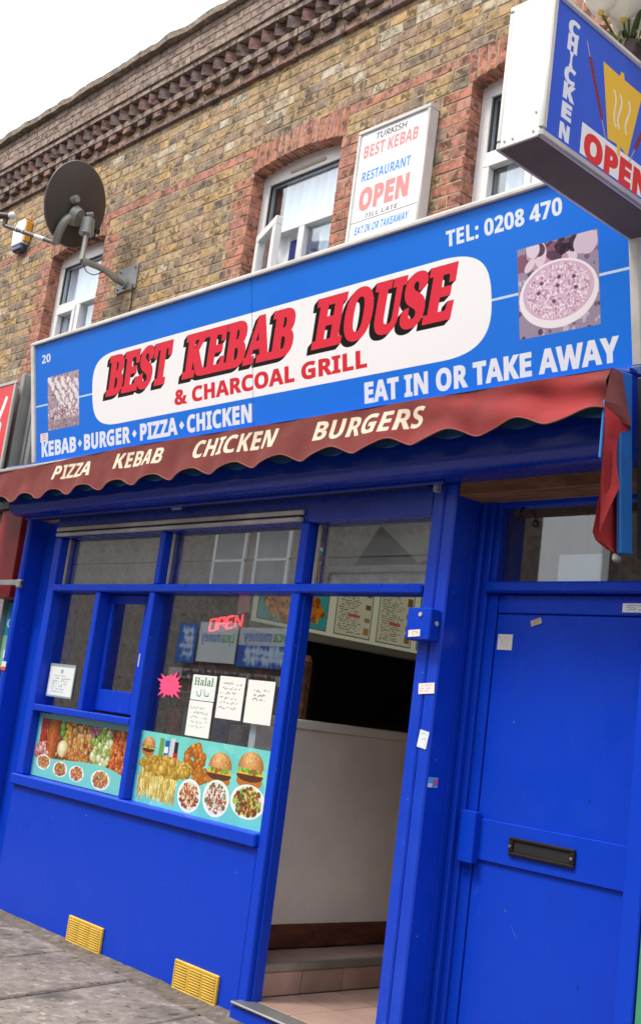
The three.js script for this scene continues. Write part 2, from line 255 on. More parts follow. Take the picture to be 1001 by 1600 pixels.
{
  for (let r = -24; r < 9; r++) {
    const y0 = BAND0 + r * CO, y1 = y0 + CO - J; if (y1 < 4.0 || y0 > 6.19) continue;
    // spans between openings, arches and their red surrounds
    const odd = ((r % 2) + 2) % 2, q = odd ? 0.225 : 0.165, cuts = [];
    for (const w of WIN) {
      if (y1 < SPRING + 0.03) { cuts.push([w.x0 - q, w.x1 + q]); for (const [a, b] of [[w.x0 - q, w.x0], [w.x1, w.x1 + q]]) odd ? brick(a < w.x0 ? a + J / 2 : a - 0.004, a < w.x0 ? b + 0.004 : b - J / 2, y0, y1, pick(tones.red), { back: 0.11 }) : (a < w.x0 ? (brick(a + J / 2, a + 0.06, y0, y1, pick(tones.red)), brick(a + 0.06 + J, b + 0.004, y0, y1, pick(tones.red), { back: 0.11 })) : (brick(a - 0.004, b - 0.06 - J, y0, y1, pick(tones.red), { back: 0.11 }), brick(b - 0.06, b - J / 2, y0, y1, pick(tones.red)))); }
      else if (y0 < 5.63) cuts.push([w.x0 - 0.03, w.x1 + 0.03]);
    }
    cuts.sort((a, b) => a[0] - b[0]); const spans = []; let at = -12.6; for (const [a, b] of cuts) { spans.push([at, a]); at = b; } spans.push([at, -2.2]);
    for (const [a, b] of spans) {
      let x = a, k = Math.floor(rnd() * 2); const start = a + 12.6; if (a <= -12.5) x = a - (odd ? 0.1 : 0);
      while (x < b - 0.02) {
        const w0 = r === 0 ? (k % 3 ? 0.225 : 0.1125) : (k % 2 ? 0.1125 : 0.225); let w = w0 + rr(-0.006, 0.006); if (b - x - w < 0.06) w = b - x; 
        const e = Math.min(x + w, b);
        const hid = x > -8.2 && e < -2.9 && y1 < 4.22;
        if (!hid) brick(x + J / 2, e - J / 2, y0 + rr(-0.0015, 0.0015), y1 + rr(-0.0015, 0.0015), r === 0 ? pick(tones.red) : tone(x, y0), {});
        x = e; k++;
      }
    }
  }
  for (const w of WIN) {       // gauged arches of upright red bricks
    const n = 14, W = w.x1 - w.x0 + 0.06, m = (w.x0 + w.x1) / 2;
    for (let k = 0; k < n; k++) { const xa = w.x0 - 0.03 + W * k / n, xb = xa + W / n - 0.006, xm = (xa + xb) / 2, sk = (xm - m) / 1.6; brick(xa + 0.003, xb, archY(w, clamp(xm, w.x0, w.x1)) - 0.001, 5.632 + 0.012 * (1 - ((xm - m) / (W / 2)) ** 2), pick(tones.red), { back: 0.11, skew: sk * 0.25, tight: true }); }
  }
  // cornice: string course, brick band, dentils, over-sailing course, dogtooth, two over-sailing courses
  for (let x = -12.6; x < -2.2; x += 0.225) {
    brick(x, x + 0.219, 6.198, 6.228, pick(tones.dentil), { out: 0.03 });
    brick(x, x + 0.216, 6.236, 6.292, pick(tones.pink), { out: 0.008 });
    brick(x + rr(0, 0.01), x + 0.118, 6.3, 6.352, pick(tones.dentil), { out: 0.05 });
    brick(x, x + 0.219, 6.356, 6.412, pick(tones.dull), { out: 0.055 });
    brick(x, x + 0.221, 6.525, 6.57, pick(tones.dull), { out: 0.1 });
    brick(x + 0.1, x + 0.319, 6.574, 6.628, pick(tones.dull), { out: 0.115 });
  }
  for (let r = 0; r < 4; r++) for (let x = -12.6 + (r % 2) * 0.11; x < -2.2; x += 0.225) brick(x, x + 0.219, 6.632 + r * 0.066, 6.632 + r * 0.066 + 0.061, pick(tones.dull), { out: 0.076 });
}
{
  const eye = camera.position, P = new THREE.Matrix4(); camera.updateMatrixWorld(); camera.updateProjectionMatrix(); P.multiplyMatrices(camera.projectionMatrix, camera.matrixWorldInverse);
  for (const b of BR) {        // which of the bricks show largest
    const c = new THREE.Vector3((b.x0 + b.x1) / 2, (b.y0 + b.y1) / 2, ZB), q = c.clone().applyMatrix4(P), inside = Math.abs(q.x) < 0.99 && Math.abs(q.y) < 0.99;
    const area = (b.x1 - b.x0) * (b.y1 - b.y0) / c.distanceToSquared(eye), behind = (c.x > -4.95 && c.x < -4.35 && c.y < 5.28) || (c.x > -3.55) || c.y < 4.35 + 0.0 * c.x;
    b.score = inside && !behind ? area : 0;
  }
  const order = [...BR].sort((a, b) => b.score - a.score), rest = [];
  order.forEach((b, i) => { if (i < 300 && b.score > 0) put('brick', brickGeo(b), brickMat(b.col), BLD); else { const g = brickGeo(b), n = g.attributes.position.count, c = new Float32Array(n * 3); for (let k = 0; k < n; k++) c.set(b.col, k * 3); g.setAttribute('color', new THREE.BufferAttribute(c, 3)); rest.push(g); } });
  // dogtooth course: bricks set cornerwise
  const teeth = [];
  for (let x = -12.6, i = 0; x < -2.2; x += 0.145, i++) { const g = new THREE.BoxGeometry(0.1, 0.095, 0.1); g.rotateY(Math.PI / 4 + rr(-0.04, 0.04)); g.translate(x, 6.468, ZB + 0.028 + rr(-0.004, 0.004)); const u = uvBox(g), n = u.attributes.position.count, c = new Float32Array(n * 3), col = pick(tones.dentil); for (let k = 0; k < n; k++) c.set(col, k * 3); u.setAttribute('color', new THREE.BufferAttribute(c, 3)); teeth.push(u); }
  put('dogtooth_course', teeth, brickVC, BLD);
  const r = put('brickwork', rest, brickVC, BLD); r.userData.kind = 'stuff';
}
put('parapet', bx(-14.2, 2.2, 6.6, 6.905, -0.42, -0.028, 0.01), M.parapet, BLD);
{                              // worn cement coping with an uneven edge
  const g = new THREE.BoxGeometry(16.4, 0.06, 0.5, 420, 1, 4), p = g.attributes.position;
  for (let i = 0; i < p.count; i++) { const x = p.getX(i), y = p.getY(i), z = p.getZ(i); const n = f1((x + 9) / 18, 0.2 + z * 0.3, 60, 4) - 0.5; p.setXYZ(i, x - 6, y + 6.925 + n * 0.034 * (y > 0 ? 1 : 0.5), z - 0.22 + (z > 0.2 ? n * 0.04 : 0)); }
  g.computeVertexNormals(); put('coping', uvBox(g), M.coping, BLD);
}
put('party_wall', [bx(-14.2, -14.0, 0, 6.6, -7, -0.42, 0), bx(2.0, 2.2, 0, 6.6, -7, -0.42, 0), bx(-14.2, 2.2, 0, 6.6, -7.3, -7.0, 0)], M.mortar, BLD);
put('upper_floor', bx(-14.0, 2.0, 3.05, 3.25, -7, -0.41, 0), M.dark, BLD);
put('roof', bx(-14.2, 2.2, 6.4, 6.6, -7.3, -0.41, 0), M.dark, BLD);

// sash-like white plastic windows
function windowIn(w, kind) {
  const g = new THREE.Group(); g.name = 'window'; BLD.add(g);
  const zf = -0.2, zb = -0.27, f = 0.075, yt = 5.345, ym = 4.96, mull = kind === 1 ? w.x0 + 0.495 : kind === 0 ? w.x0 + 0.44 : w.x0 + 0.46, F = [];
  F.push(bx(w.x0 + 0.002, w.x0 + f, 4.06, yt, zb, zf), bx(w.x1 - f, w.x1 - 0.002, 4.06, yt, zb, zf), bx(w.x0 + f, w.x1 - f, ym - 0.028, ym + 0.028, zb, zf));
  F.push(bx(w.x0 + 0.002, w.x1 - 0.002, 4.0, 4.06, zb, zf + 0.03), bx(mull - 0.03, mull + 0.03, 4.06, ym - 0.028, zb, zf));
  const s = new THREE.Shape(); s.moveTo(w.x0 + 0.002, yt); for (let k = 0; k <= 10; k++) { const x = w.x0 + 0.002 + (w.x1 - w.x0 - 0.004) * k / 10; s.lineTo(x, archY(w, x) + 0.02); } s.lineTo(w.x1 - 0.002, yt); s.closePath();
  const a = new THREE.ExtrudeGeometry(s, { depth: 0.07, bevelEnabled: false }); a.translate(0, 0, zb); F.push(uvBox(a));
  put('frame', F, M.upvc, g);
  put('bead', [bx(w.x0 + f, w.x1 - f, yt - 0.012, yt + 0.001, zf - 0.025, zf - 0.012, 0), bx(w.x0 + f, w.x0 + f + 0.012, ym + 0.028, yt - 0.012, zf - 0.025, zf - 0.012, 0)], M.black, g);
  if (kind === 1) put('trickle_vent', bx(w.x0 + 0.3, w.x0 + 0.66, 5.372, 5.394, zf - 0.01, zf + 0.01, 0.003), mat(0, { lin: [0.45, 0.36, 0.28], roughness: 0.7 }), g);
  put('pane', bx(w.x0 + f, w.x1 - f, ym + 0.028, yt, -0.245, -0.241, 0), M.glass, g);
  if (kind !== 1) put('pane', bx(w.x0 + f, mull - 0.03, 4.06, ym - 0.028, -0.245, -0.241, 0), M.glass, g);
  put('pane', bx(mull + 0.03, w.x1 - f, 4.06, ym - 0.028, -0.245, -0.241, 0), M.glass, g);
  if (kind !== 1) put('casement', [bx(w.x0 + f, mull - 0.03, ym - 0.075, ym - 0.03, zf - 0.04, zf + 0.012), bx(w.x0 + f, w.x0 + f + 0.045, 4.07, ym - 0.075, zf - 0.04, zf + 0.012), bx(mull - 0.075, mull - 0.03, 4.07, ym - 0.075, zf - 0.04, zf + 0.012)], M.upvc, g);
  // net curtain inside, hanging in soft folds, drawn back a little at the left
  const c = new THREE.PlaneGeometry(1, 1.5, 120, 1), p = c.attributes.position, xa = w.x0 + (kind === 0 ? 0.095 : 0.19);
  for (let i = 0; i < p.count; i++) { const u = p.getX(i) + 0.5; p.setXYZ(i, xa + u * (w.x1 + 0.1 - xa), p.getY(i) + 4.72, -0.33 + 0.012 * Math.sin(u * 61) + 0.008 * Math.sin(u * 23 + 1)); }
  c.computeVertexNormals(); c.translate(0, 0, 0.055); put('net_curtain', uvBox(c), M.curtain, g);
  if (kind !== 0) { const q = [[0.5, 0.61], [0.33, 0.46]].map(([a2, b2]) => bx(w.x0 + a2, w.x0 + b2, 4.1, kind === 1 ? 4.88 : 4.86, -0.262, -0.252, 0.004)); put('blue_curtain', q, M.curtainBlue, g); }
  if (kind === 1) {            // the casement that stands open
    const s2 = new THREE.Group(); s2.name = 'open_casement'; s2.position.set(w.x0 + 0.09, 0, -0.165); s2.rotation.y = -0.37; g.add(s2);
    const W = 0.43; s2.add(new THREE.Mesh(mergeGeometries([bx(0, W, 4.87, 4.93, -0.025, 0.025), bx(0, 0.06, 4.1, 4.87, -0.025, 0.025), bx(W - 0.06, W, 4.1, 4.87, -0.025, 0.025), bx(0, W, 4.04, 4.1, -0.025, 0.025), bx(0.06, W - 0.06, 4.1, 4.87, -0.004, 0, 0)].slice(0, 4)), M.upvc));
    s2.children[0].name = 'casement_frame';
    const pn = new THREE.Mesh(bx(0.06, W - 0.06, 4.1, 4.87, -0.004, 0, 0), M.glass); pn.name = 'pane'; s2.add(pn);
  }
}
WIN.forEach((w, i) => windowIn(w, i));

// ---------------------------------------------------------------- the blue shopfront
const SF = thing('shopfront', 'blue painted timber kebab shopfront with big windows, open doorway and blue panel below', 'shopfront', [0, 0, 0]);
const zG = -0.085;             // glass
const bl = (...a) => bx(...a);
put('stall_riser', bl(-7.96, -5.077, 0.0, 0.905, -0.16, 0, 0.004), M.blue, SF);
put('sill', bl(-7.97, -5.077, 0.907, 0.985, -0.14, 0.03, 0.008), M.blue, SF);
put('pilaster', bl(-8.285, -7.962, 0.0, 2.95, -0.3, -0.1, 0.006), M.blue, SF);
put('shutter_guide', [bl(-8.37, -8.29, 0, 2.95, -0.2, 0.05, 0.008), bl(-8.33, -8.305, 0.0, 2.95, 0.05, 0.054, 0.001)], M.blue, SF);
put('window_post', bl(-7.96, -7.862, 0.987, 2.79, -0.16, -0.002, 0.006), M.blue, SF);
put('mullion', bl(-6.55, -6.485, 0.987, 2.368, -0.13, 0, 0.006), M.blue, SF);
put('mullion', bl(-6.53, -6.47, 2.425, 2.79, -0.13, -0.004, 0.006), M.blue, SF);
put('mullion', bl(-7.245, -7.185, 1.515, 2.368, -0.13, -0.003, 0.006), M.blue, SF);
put('middle_rail', bl(-7.86, -6.552, 1.462, 1.512, -0.13, 0.004, 0.006), M.blue, SF);
put('transom', bl(-7.87, -4.042, 2.37, 2.423, -0.13, 0.008, 0.008), M.blue, SF);
put('door_post', [bl(-5.075, -5.0, 0.0, 2.368, -0.1, 0.002, 0.006), bl(-4.998, -4.985, 0, 2.368, -0.1, -0.03, 0.003)], M.blue, SF);
put('door_post', bl(-5.07, -5.0, 2.425, 2.79, -0.1, -0.002, 0.006), M.blue, SF);
put('post', [bl(-4.035, -3.957, 0.0, 2.955, -0.16, 0, 0.008), bl(-3.95, -3.87, 0, 2.955, -0.16, 0, 0.008), bl(-3.957, -3.95, 0, 2.955, -0.15, -0.012, 0)], mat(0, { lin: [1, 1, 1], phys: true, roughness: 0.3, map: T.blueC, bumpMap: T.paintBump, bumpScale: 0.0007 }), SF);
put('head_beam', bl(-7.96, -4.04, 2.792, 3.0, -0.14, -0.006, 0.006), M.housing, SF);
put('head_rail', [bx(-7.93, -5.05, 2.838, 2.868, -0.004, 0.02, 0.005), bx(-7.91, -5.05, 2.797, 2.822, -0.004, 0.035, 0.008)], M.pale, SF);
{                              // roller shutter housing: a rolled sheet metal box
  const s = new THREE.Shape(); s.moveTo(-0.02, 3.36); s.lineTo(-0.02, 2.955); s.lineTo(0.15, 2.955); s.absarc(0.15, 3.035, 0.08, -Math.PI / 2, 0, false); s.lineTo(0.235, 3.1); s.lineTo(0.2, 3.36); s.closePath();
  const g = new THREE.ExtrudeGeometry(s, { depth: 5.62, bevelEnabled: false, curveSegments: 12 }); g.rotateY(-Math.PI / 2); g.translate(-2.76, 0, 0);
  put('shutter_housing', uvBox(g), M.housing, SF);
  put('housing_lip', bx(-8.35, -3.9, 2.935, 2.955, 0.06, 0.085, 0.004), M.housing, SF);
  put('shutter_slot', bx(-8.3, -4.05, 2.94, 2.954, -0.004, 0.045, 0.002), M.black, SF);
  put('housing_lug', [bx(-3.99, -3.96, 2.9, 2.955, 0.02, 0.06, 0.005), bx(-6.35, -6.24, 2.92, 2.95, 0.05, 0.062, 0.003)], M.galv, SF);
}
for (const [a, b, c, d] of [[-7.86, -6.53, 2.425, 2.79], [-6.47, -5.07, 2.425, 2.79], [-4.998, -4.037, 2.425, 2.79], [-7.86, -7.247, 1.514, 2.368], [-7.86, -6.552, 0.987, 1.46], [-6.484, -5.077, 0.987, 2.368]])
  put('pane', bx(a, b, c, d, zG - 0.006, zG, 0), M.glass, SF);
for (const [a, b] of [[-4.985, -4.965], [-7.86, -7.85], [-6.47, -6.456]]) put('glazing_bead', bx(a, b, 2.425, 2.79, zG, zG + 0.02, 0.003), M.pale, SF);
// pale boards close off the shop behind the upper lights
for (const [a, b] of [[-7.86, -6.53], [-6.47, -5.07], [-4.998, -4.037]]) { put('blind_board', bx(a, b, 2.425, 2.6, -0.16, -0.135, 0.004), M.board, SF); put('blind_board', bx(a, b, 2.604, 2.79, -0.16, -0.132, 0.004), M.board, SF); }
{                              // hinged hatch set back behind the small left light
  const g = new THREE.Group(); g.name = 'hatch'; SF.add(g);
  put('frame', [bx(-7.18, -7.14, 1.53, 2.36, -0.14, -0.1, 0.004), bx(-7.14, -6.73, 2.3, 2.36, -0.14, -0.1, 0.004), bx(-7.14, -6.73, 1.53, 1.68, -0.14, -0.1, 0.004), bx(-6.73, -6.6, 1.53, 2.36, -0.14, -0.1, 0.004)], M.blue, g);
  put('pane', bx(-7.14, -6.73, 1.68, 2.3, -0.124, -0.12, 0), M.glass, g);
  put('latch', bx(-6.68, -6.66, 1.86, 1.95, -0.1, -0.08, 0.003), M.pale, g);
}
for (const x0 of [-6.878, -5.66]) {                       // yellow air vents low in the blue panel
  const g = new THREE.Group(); g.name = 'air_vent'; g.userData.label = 'yellow louvred air vent low on the blue panel'; SF.add(g);
  put('plate', [bx(x0, x0 + 0.418, 0.158, 0.176, 0.002, 0.02, 0.004), bx(x0, x0 + 0.418, 0.006, 0.024, 0.002, 0.02, 0.004), ...[0, 0.133, 0.266, 0.4].map((d) => bx(x0 + d, x0 + d + 0.018, 0.024, 0.158, 0.002, 0.02, 0.003)), bx(x0 + 0.01, x0 + 0.41, 0.01, 0.17, 0.001, 0.005, 0)], M.yellow, g);
  for (let c = 0; c < 3; c++) { const L = []; for (let r = 0; r < 9; r++) { const q = bx(-0.056, 0.056, -0.0055, 0.0055, -0.008, 0.008, 0.002); q.rotateX(0.7); q.translate(x0 + 0.0755 + c * 0.133, 0.034 + r * 0.0146, 0.014); L.push(q); } put('louvre_column', L, M.yellow, g); }
}
{
  const g = new THREE.Group(); g.name = 'lock_box'; SF.add(g);
  put('box', bx(-4.055, -3.89, 2.12, 2.285, 0.002, 0.075, 0.006), M.blue, g);
  put('rivet', rod([-3.96, 2.25, 0.075], [-3.96, 2.25, 0.082], 0.011), M.pale, g); put('rivet', rod([-3.888, 2.21, 0.03], [-3.882, 2.21, 0.03], 0.012), M.pale, g);
}
// raised metal threshold of the open doorway
put('threshold', bx(-5.06, -4.03, 0.0, 0.085, -0.02, 0.06, 0.008), M.blue, SF);
put('threshold_strip', bx(-5.045, -4.03, 0.085, 0.101, -0.06, 0.078, 0.006), M.steel, SF);
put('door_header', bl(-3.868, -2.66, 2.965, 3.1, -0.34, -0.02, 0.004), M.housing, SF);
put('header_timber', bx(-3.868, -2.66, 2.888, 2.962, -0.2, -0.012, 0.004), M.timber, SF, 'bare brown timber above the blue door');

// ---------------------------------------------------------------- the blue door to the right
const DR = thing('front_door', 'blue flush front door with black letterbox and glazed fanlight right of the open doorway', 'door', [0, 0, 0]);
const zD = -0.26;
put('frame', [bx(-3.868, -3.835, 0, 2.95, zD - 0.06, zD + 0.06, 0.006), bx(-3.835, -3.80, 0, 2.95, zD - 0.06, zD + 0.03, 0.006), bx(-3.80, -3.74, 0, 2.412, zD - 0.06, zD + 0.008, 0.004)], M.blueDoor, DR);
put('fanlight_frame', [bx(-3.80, -3.765, 2.473, 2.95, zD - 0.06, zD + 0.012, 0.006), bx(-3.765, -2.66, 2.872, 2.95, zD - 0.06, zD + 0.01, 0.006)], M.blueDoor, DR);
put('jamb', bx(-2.73, -2.642, 0, 2.887, zD - 0.06, -0.01, 0.006), M.blueDoor, DR);
put('fanlight_rail', bx(-3.80, -2.732, 2.414, 2.471, zD - 0.06, zD + 0.055, 0.01), M.blueDoor, DR);
put('leaf', bx(-3.735, -2.735, 0.06, 2.309, zD - 0.05, zD, 0.005), M.blueDoor, DR);
put('top_rail', bx(-3.735, -2.735, 2.314, 2.408, zD - 0.05, zD + 0.003, 0.004), M.blueDoor, DR);
put('lock_rail', bx(-3.705, -2.78, 1.084, 1.283, zD, zD + 0.016, 0.004), M.blueDoor, DR);
put('hinge_cover', bx(-3.795, -3.7, 1.061, 1.312, zD + 0.009, zD + 0.06, 0.005), M.blueDoor, DR);
{
  const l = new THREE.Group(); l.name = 'letterbox'; DR.add(l); const z = zD + 0.016;
  put('plate', [bx(-3.508, -3.13, 1.2075, 1.224, z, z + 0.016, 0.004), bx(-3.508, -3.13, 1.138, 1.1545, z, z + 0.016, 0.004), bx(-3.508, -3.482, 1.1545, 1.2075, z, z + 0.016, 0.004), bx(-3.156, -3.13, 1.1545, 1.2075, z, z + 0.016, 0.004)], mat(0, { lin: [0.035, 0.025, 0.02], roughness: 0.35, metalness: 0.4, map: T.wear }), l);
  put('flap', bx(-3.482, -3.156, 1.154, 1.208, z, z + 0.007, 0.003), M.black, l);
  for (const x of [-3.495, -3.143]) put('screw', rod([x, 1.181, z + 0.016], [x, 1.181, z + 0.021], 0.007), M.steel, l);
}
put('fanlight_pane', bx(-3.765, -2.6, 2.471, 2.872, zD - 0.04, zD - 0.036, 0), M.glass, DR);
put('hook', tube([[-3.637, 2.87, zD], [-3.632, 2.83, zD + 0.03], [-3.647, 2.802, zD + 0.03], [-3.626, 2.787, zD + 0.03], [-3.611, 2.807, zD + 0.03], [-3.626, 2.818, zD + 0.03]], 0.006, 24, 6), M.black, DR);
put('hall_panel', bx(-3.87, -2.6, 2.3, 3.05, -1.2, -1.18, 0), M.board, DR);
put('hall_side', [bx(-3.9, -3.87, 0, 3.05, -1.2, -0.33, 0), bx(-2.6, -2.57, 0, 3.05, -1.2, -0.33, 0), bx(-3.9, -2.57, 3.05, 3.1, -1.2, -0.32, 0)], M.interior, DR);
put('post_return', bx(-3.95, -3.872, 0, 2.955, -0.32, -0.162, 0.003), M.blue, SF);

// ---------------------------------------------------------------- inside the shop
const SH = structure(new THREE.Group()); SH.name = 'shop_interior'; scene.add(SH);
put('wall', [bx(-8.5, -8.35, 0, 3.05, -4.2, -0.16, 0), bx(-8.5, -3.9, 0, 3.05, -4.2, -4.05, 0), bx(-4.03, -3.9, 0, 3.05, -4.05, -0.17, 0)], M.interior, SH);
put('ceiling', bx(-8.5, -3.9, 3.0, 3.05, -4.2, -0.15, 0), M.ceiling, SH);
put('floor', bx(-8.5, -3.9, -0.1, 0.085, -4.2, -0.065, 0), M.grout, SH);
for (let i = 0; i < 4; i++) for (let k = 0; k < 12; k++) { const x0 = -5.045 + i * 0.33, z1 = -0.068 - k * 0.33; put('floor_tile', bx(x0 + 0.002, Math.min(x0 + 0.326, -4.032), 0.07, 0.1, z1 - 0.326, z1 - 0.002, 0.002), rnd() < 0.5 ? M.tile : M.tileB, SH); }
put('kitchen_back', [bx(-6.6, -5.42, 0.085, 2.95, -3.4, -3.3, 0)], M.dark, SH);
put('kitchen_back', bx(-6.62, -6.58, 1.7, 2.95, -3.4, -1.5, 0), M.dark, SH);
const CW = thing('counter_wall', 'pale grey panelled counter wall with brown skirting seen through the open doorway', 'partition wall', [0, 0, 0]);
put('panel', bx(-5.43, -5.37, 0.418, 1.59, -4.0, -0.12, 0.003), M.wallPanel, CW);
put('cap', bx(-5.46, -5.34, 1.592, 1.65, -4.0, -0.1, 0.008), M.wallPanel, CW);
put('skirting', bx(-5.43, -5.358, 0.28, 0.416, -4.0, -0.12, 0.006), M.brown, CW);
put('panel_joint', bx(-5.371, -5.366, 0.42, 1.59, -2.02, -2.012, 0.001), M.wallPanel, CW);
const ST = thing('tiled_step', 'pink tiled step with grey nosing along the counter wall inside the doorway', 'step', [0, 0, 0]);
put('core', bx(-5.43, -5.062, 0.086, 0.262, -4.0, -0.12, 0), M.grout, ST);
for (let k = 0; k < 11; k++) { const z1 = -0.122 - k * 0.33; put('riser_tile', bx(-5.062, -5.052, 0.102, 0.228, z1 - 0.322, z1, 0.002), rnd() < 0.5 ? M.tile : M.tileB, ST); put('tread_tile', bx(-5.355, -5.085, 0.262, 0.276, z1 - 0.322, z1, 0.002), rnd() < 0.5 ? M.tile : M.tileB, ST); }
put('nosing', bx(-5.085, -5.045, 0.23, 0.28, -4.0, -0.12, 0.006), M.steel, ST);
{
  const menu = canvasTex(2.6, 0.6, 420, (g, w, h) => {
    rect(g, 0, w, 0, h, '#d7dbc6');
    for (const [kind, x, W] of [['p', 0.05, 0.63], ['t', 0.75, 0.36], ['t', 1.17, 0.37], ['p', 1.6, 0.5], ['t', 2.16, 0.36]]) {
      rect(g, x, x + W, 0.03, h - 0.03, '#5d6058'); rect(g, x + 0.008, x + W - 0.008, 0.038, h - 0.038, kind === 'p' ? '#3f9a98' : '#c9c8b0');
      g.save(); g.beginPath(); g.rect(x + 0.008, -h + 0.038, W - 0.016, h - 0.076); g.clip();
      if (kind === 'p') { crumbs(g, x + W * 0.5, 0.16, W * 0.42, 0.11, 320, 0.022, ['#b8651a', '#c97a22', '#8f4a14', '#d99a3c']); crumbs(g, x + W * 0.5, 0.46, W * 0.5, 0.1, 260, 0.022, ['#5c3317', '#86461c', '#a3703a', '#c98a3a']); }
      else { scribble(g, x + 0.025, x + W * 0.72, 0.05, h - 0.11, 26, '#4c4938', 0.004); rect(g, x + 0.13, x + 0.28, h - 0.1, h - 0.08, '#b23a3a'); rect(g, x + 0.12, x + 0.24, 0.17, 0.19, '#bb5555'); for (let j = 0; j < 6; j++) rect(g, x + W * 0.8, x + W - 0.02, 0.06 + j * 0.09, 0.06 + j * 0.09 + rr(0.03, 0.07), pick(['#8a6a3c', '#9b7d4e', '#7b5b30'])); }
      g.restore();
    }
  });
  const MB = thing('menu_lightbox', 'long pale menu board with food pictures and price lists above the counter wall', 'menu board', [0, 0, 0]), mx = -5.8;
  const face = new THREE.PlaneGeometry(2.6, 0.6); face.rotateY(Math.PI / 2); face.translate(mx, 2.53, -1.6);
  const fm = mat(0, { lin: [1, 1, 1], roughness: 0.4, map: menu, emissive: new THREE.Color(1, 1, 0.9), emissiveMap: menu, emissiveIntensity: 0.13 }); put('menu_panel', face, fm, MB);
  put('frame', [bx(mx - 0.1, mx + 0.015, 2.185, 2.235, -2.95, -0.26, 0.006), bx(mx - 0.1, mx + 0.015, 2.825, 2.87, -2.95, -0.26, 0.006), bx(mx - 0.1, mx + 0.015, 2.235, 2.825, -0.3, -0.262, 0.006)], mat(0, { lin: [0.62, 0.66, 0.52], roughness: 0.5 }), MB);
  put('housing', bx(mx - 0.1, mx - 0.004, 2.2, 2.86, -2.94, -0.28, 0), M.pale, MB);
}
{ const p = thing('brown_post', 'tall brown post standing behind the counter just inside the doorway', 'post', [-5.55, 0, -0.62]); put('shaft', bx(-0.03, 0.03, 0.1, 2.02, -0.03, 0.03, 0.01), M.timber, p); put('cap', rod([0, 2.02, 0], [0, 2.06, 0], 0.035, 0.02), mat(0, { lin: [0.7, 0.35, 0.15], roughness: 0.4 }), p); }
{ // shelves of packets and cans seen through the large window
  const s = thing('drinks_shelf', 'dark shelves of blue and red drinks packs behind the large window', 'shelf', [0, 0, 0]);
  put('shelf_board', [1.05, 1.4, 1.75].map((y) => bx(-7.35, -6.05, y - 0.02, y, -1.15, -0.75, 0.004)), M.galv, s);
  put('upright', [bx(-7.37, -7.33, 0.1, 2.0, -1.15, -0.75, 0.003), bx(-6.07, -6.03, 0.1, 2.0, -1.15, -0.75, 0.003), bx(-7.35, -6.05, 0.1, 2.0, -1.17, -1.15, 0)], M.dark, s);
  const kinds = { blue: [0.03, 0.08, 0.35], red: [0.4, 0.03, 0.03], 'pale blue': [0.08, 0.28, 0.5], grey: [0.3, 0.3, 0.32] }, ord = ['first', 'second', 'third', 'fourth', 'fifth', 'sixth', 'seventh'];
  for (const [y, row] of [[1.05, 'lowest'], [1.4, 'middle'], [1.75, 'top']]) { let k = 0; for (let x = -7.25; x < -6.2; x += 0.19) { if (rnd() < 0.25 || k > 6) continue; const c = pick(Object.keys(kinds)); tag(put('drinks_pack', bx(x, x + 0.15, y + 0.001, y + rr(0.14, 0.24), -1.05, -0.8, 0.01), mat(0, { lin: kinds[c], roughness: 0.35, map: T.wear }), scene), c + ' drinks pack, ' + ord[k++] + ' from the left on the ' + row + ' shelf', 'drinks pack', 'drinks packs on the shelves'); } }
}
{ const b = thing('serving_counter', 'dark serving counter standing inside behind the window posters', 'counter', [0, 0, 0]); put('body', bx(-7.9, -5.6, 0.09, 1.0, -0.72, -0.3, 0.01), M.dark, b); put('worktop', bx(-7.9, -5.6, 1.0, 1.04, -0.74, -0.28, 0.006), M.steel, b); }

// ---------------------------------------------------------------- fascia sign
const FS = thing('fascia_sign', 'wide blue shop fascia reading BEST KEBAB HOUSE & CHARCOAL GRILL in red on a white pill', 'shop sign', [-8.27, 3.39, 0.12]);
FS.rotation.x = Math.atan(0.2);
const FW = 5.5, FH = 0.965;
function pizzaPic(g, x0, x1, y0, y1) {
  g.save(); g.beginPath(); g.rect(x0, -y1, x1 - x0, y1 - y0); g.clip(); rect(g, x0, x1, y0, y1, '#9f90a8'); const w = x1 - x0, h = y1 - y0, cx = x0 + w * 0.5, cy = y0 + h * 0.42;
  crumbs(g, cx, cy, w * 0.7, h * 0.7, 220, 0.014, ['#776482', '#a592ad', '#5f4d69', '#c7b9cc']);
  crumbs(g, x0 + w * 0.35, y1 - h * 0.12, w * 0.4, h * 0.12, 26, 0.05, ['#c79bb4', '#e3d3e2', '#8b5b76', '#5d4257']); crumbs(g, x0 + w * 0.62, y1 - h * 0.07, w * 0.12, h * 0.08, 20, 0.03, ['#43303f', '#6b4a62', '#2d222c']); crumbs(g, x0 + w * 0.86, y1 - h * 0.1, w * 0.1, h * 0.07, 10, 0.04, ['#eee6ee', '#d8c6d6']);
  blob(g, cx, cy, w * 0.49, '#f3eff5', 0.72); blob(g, cx, cy + 0.014, w * 0.44, '#d8b9d2', 0.68);
  crumbs(g, cx, cy + 0.015, w * 0.38, h * 0.29, 900, 0.0065, ['#f3eaf2', '#c79ab8', '#e0c2d6', '#f8f3f7', '#b98aab', '#ead5e4']);
  for (const [a, b] of [[-0.2, 0.1], [0.02, 0.13], [0.2, 0.1], [0.0, 0.04], [-0.24, 0.0], [0.22, -0.02], [-0.05, -0.12]]) { blob(g, cx + a * w, cy + b * h + 0.02, 0.013, '#94688a', 0.8); blob(g, cx + a * w, cy + b * h + 0.02, 0.007, '#5d3f5a', 0.8); }
  g.restore();
}
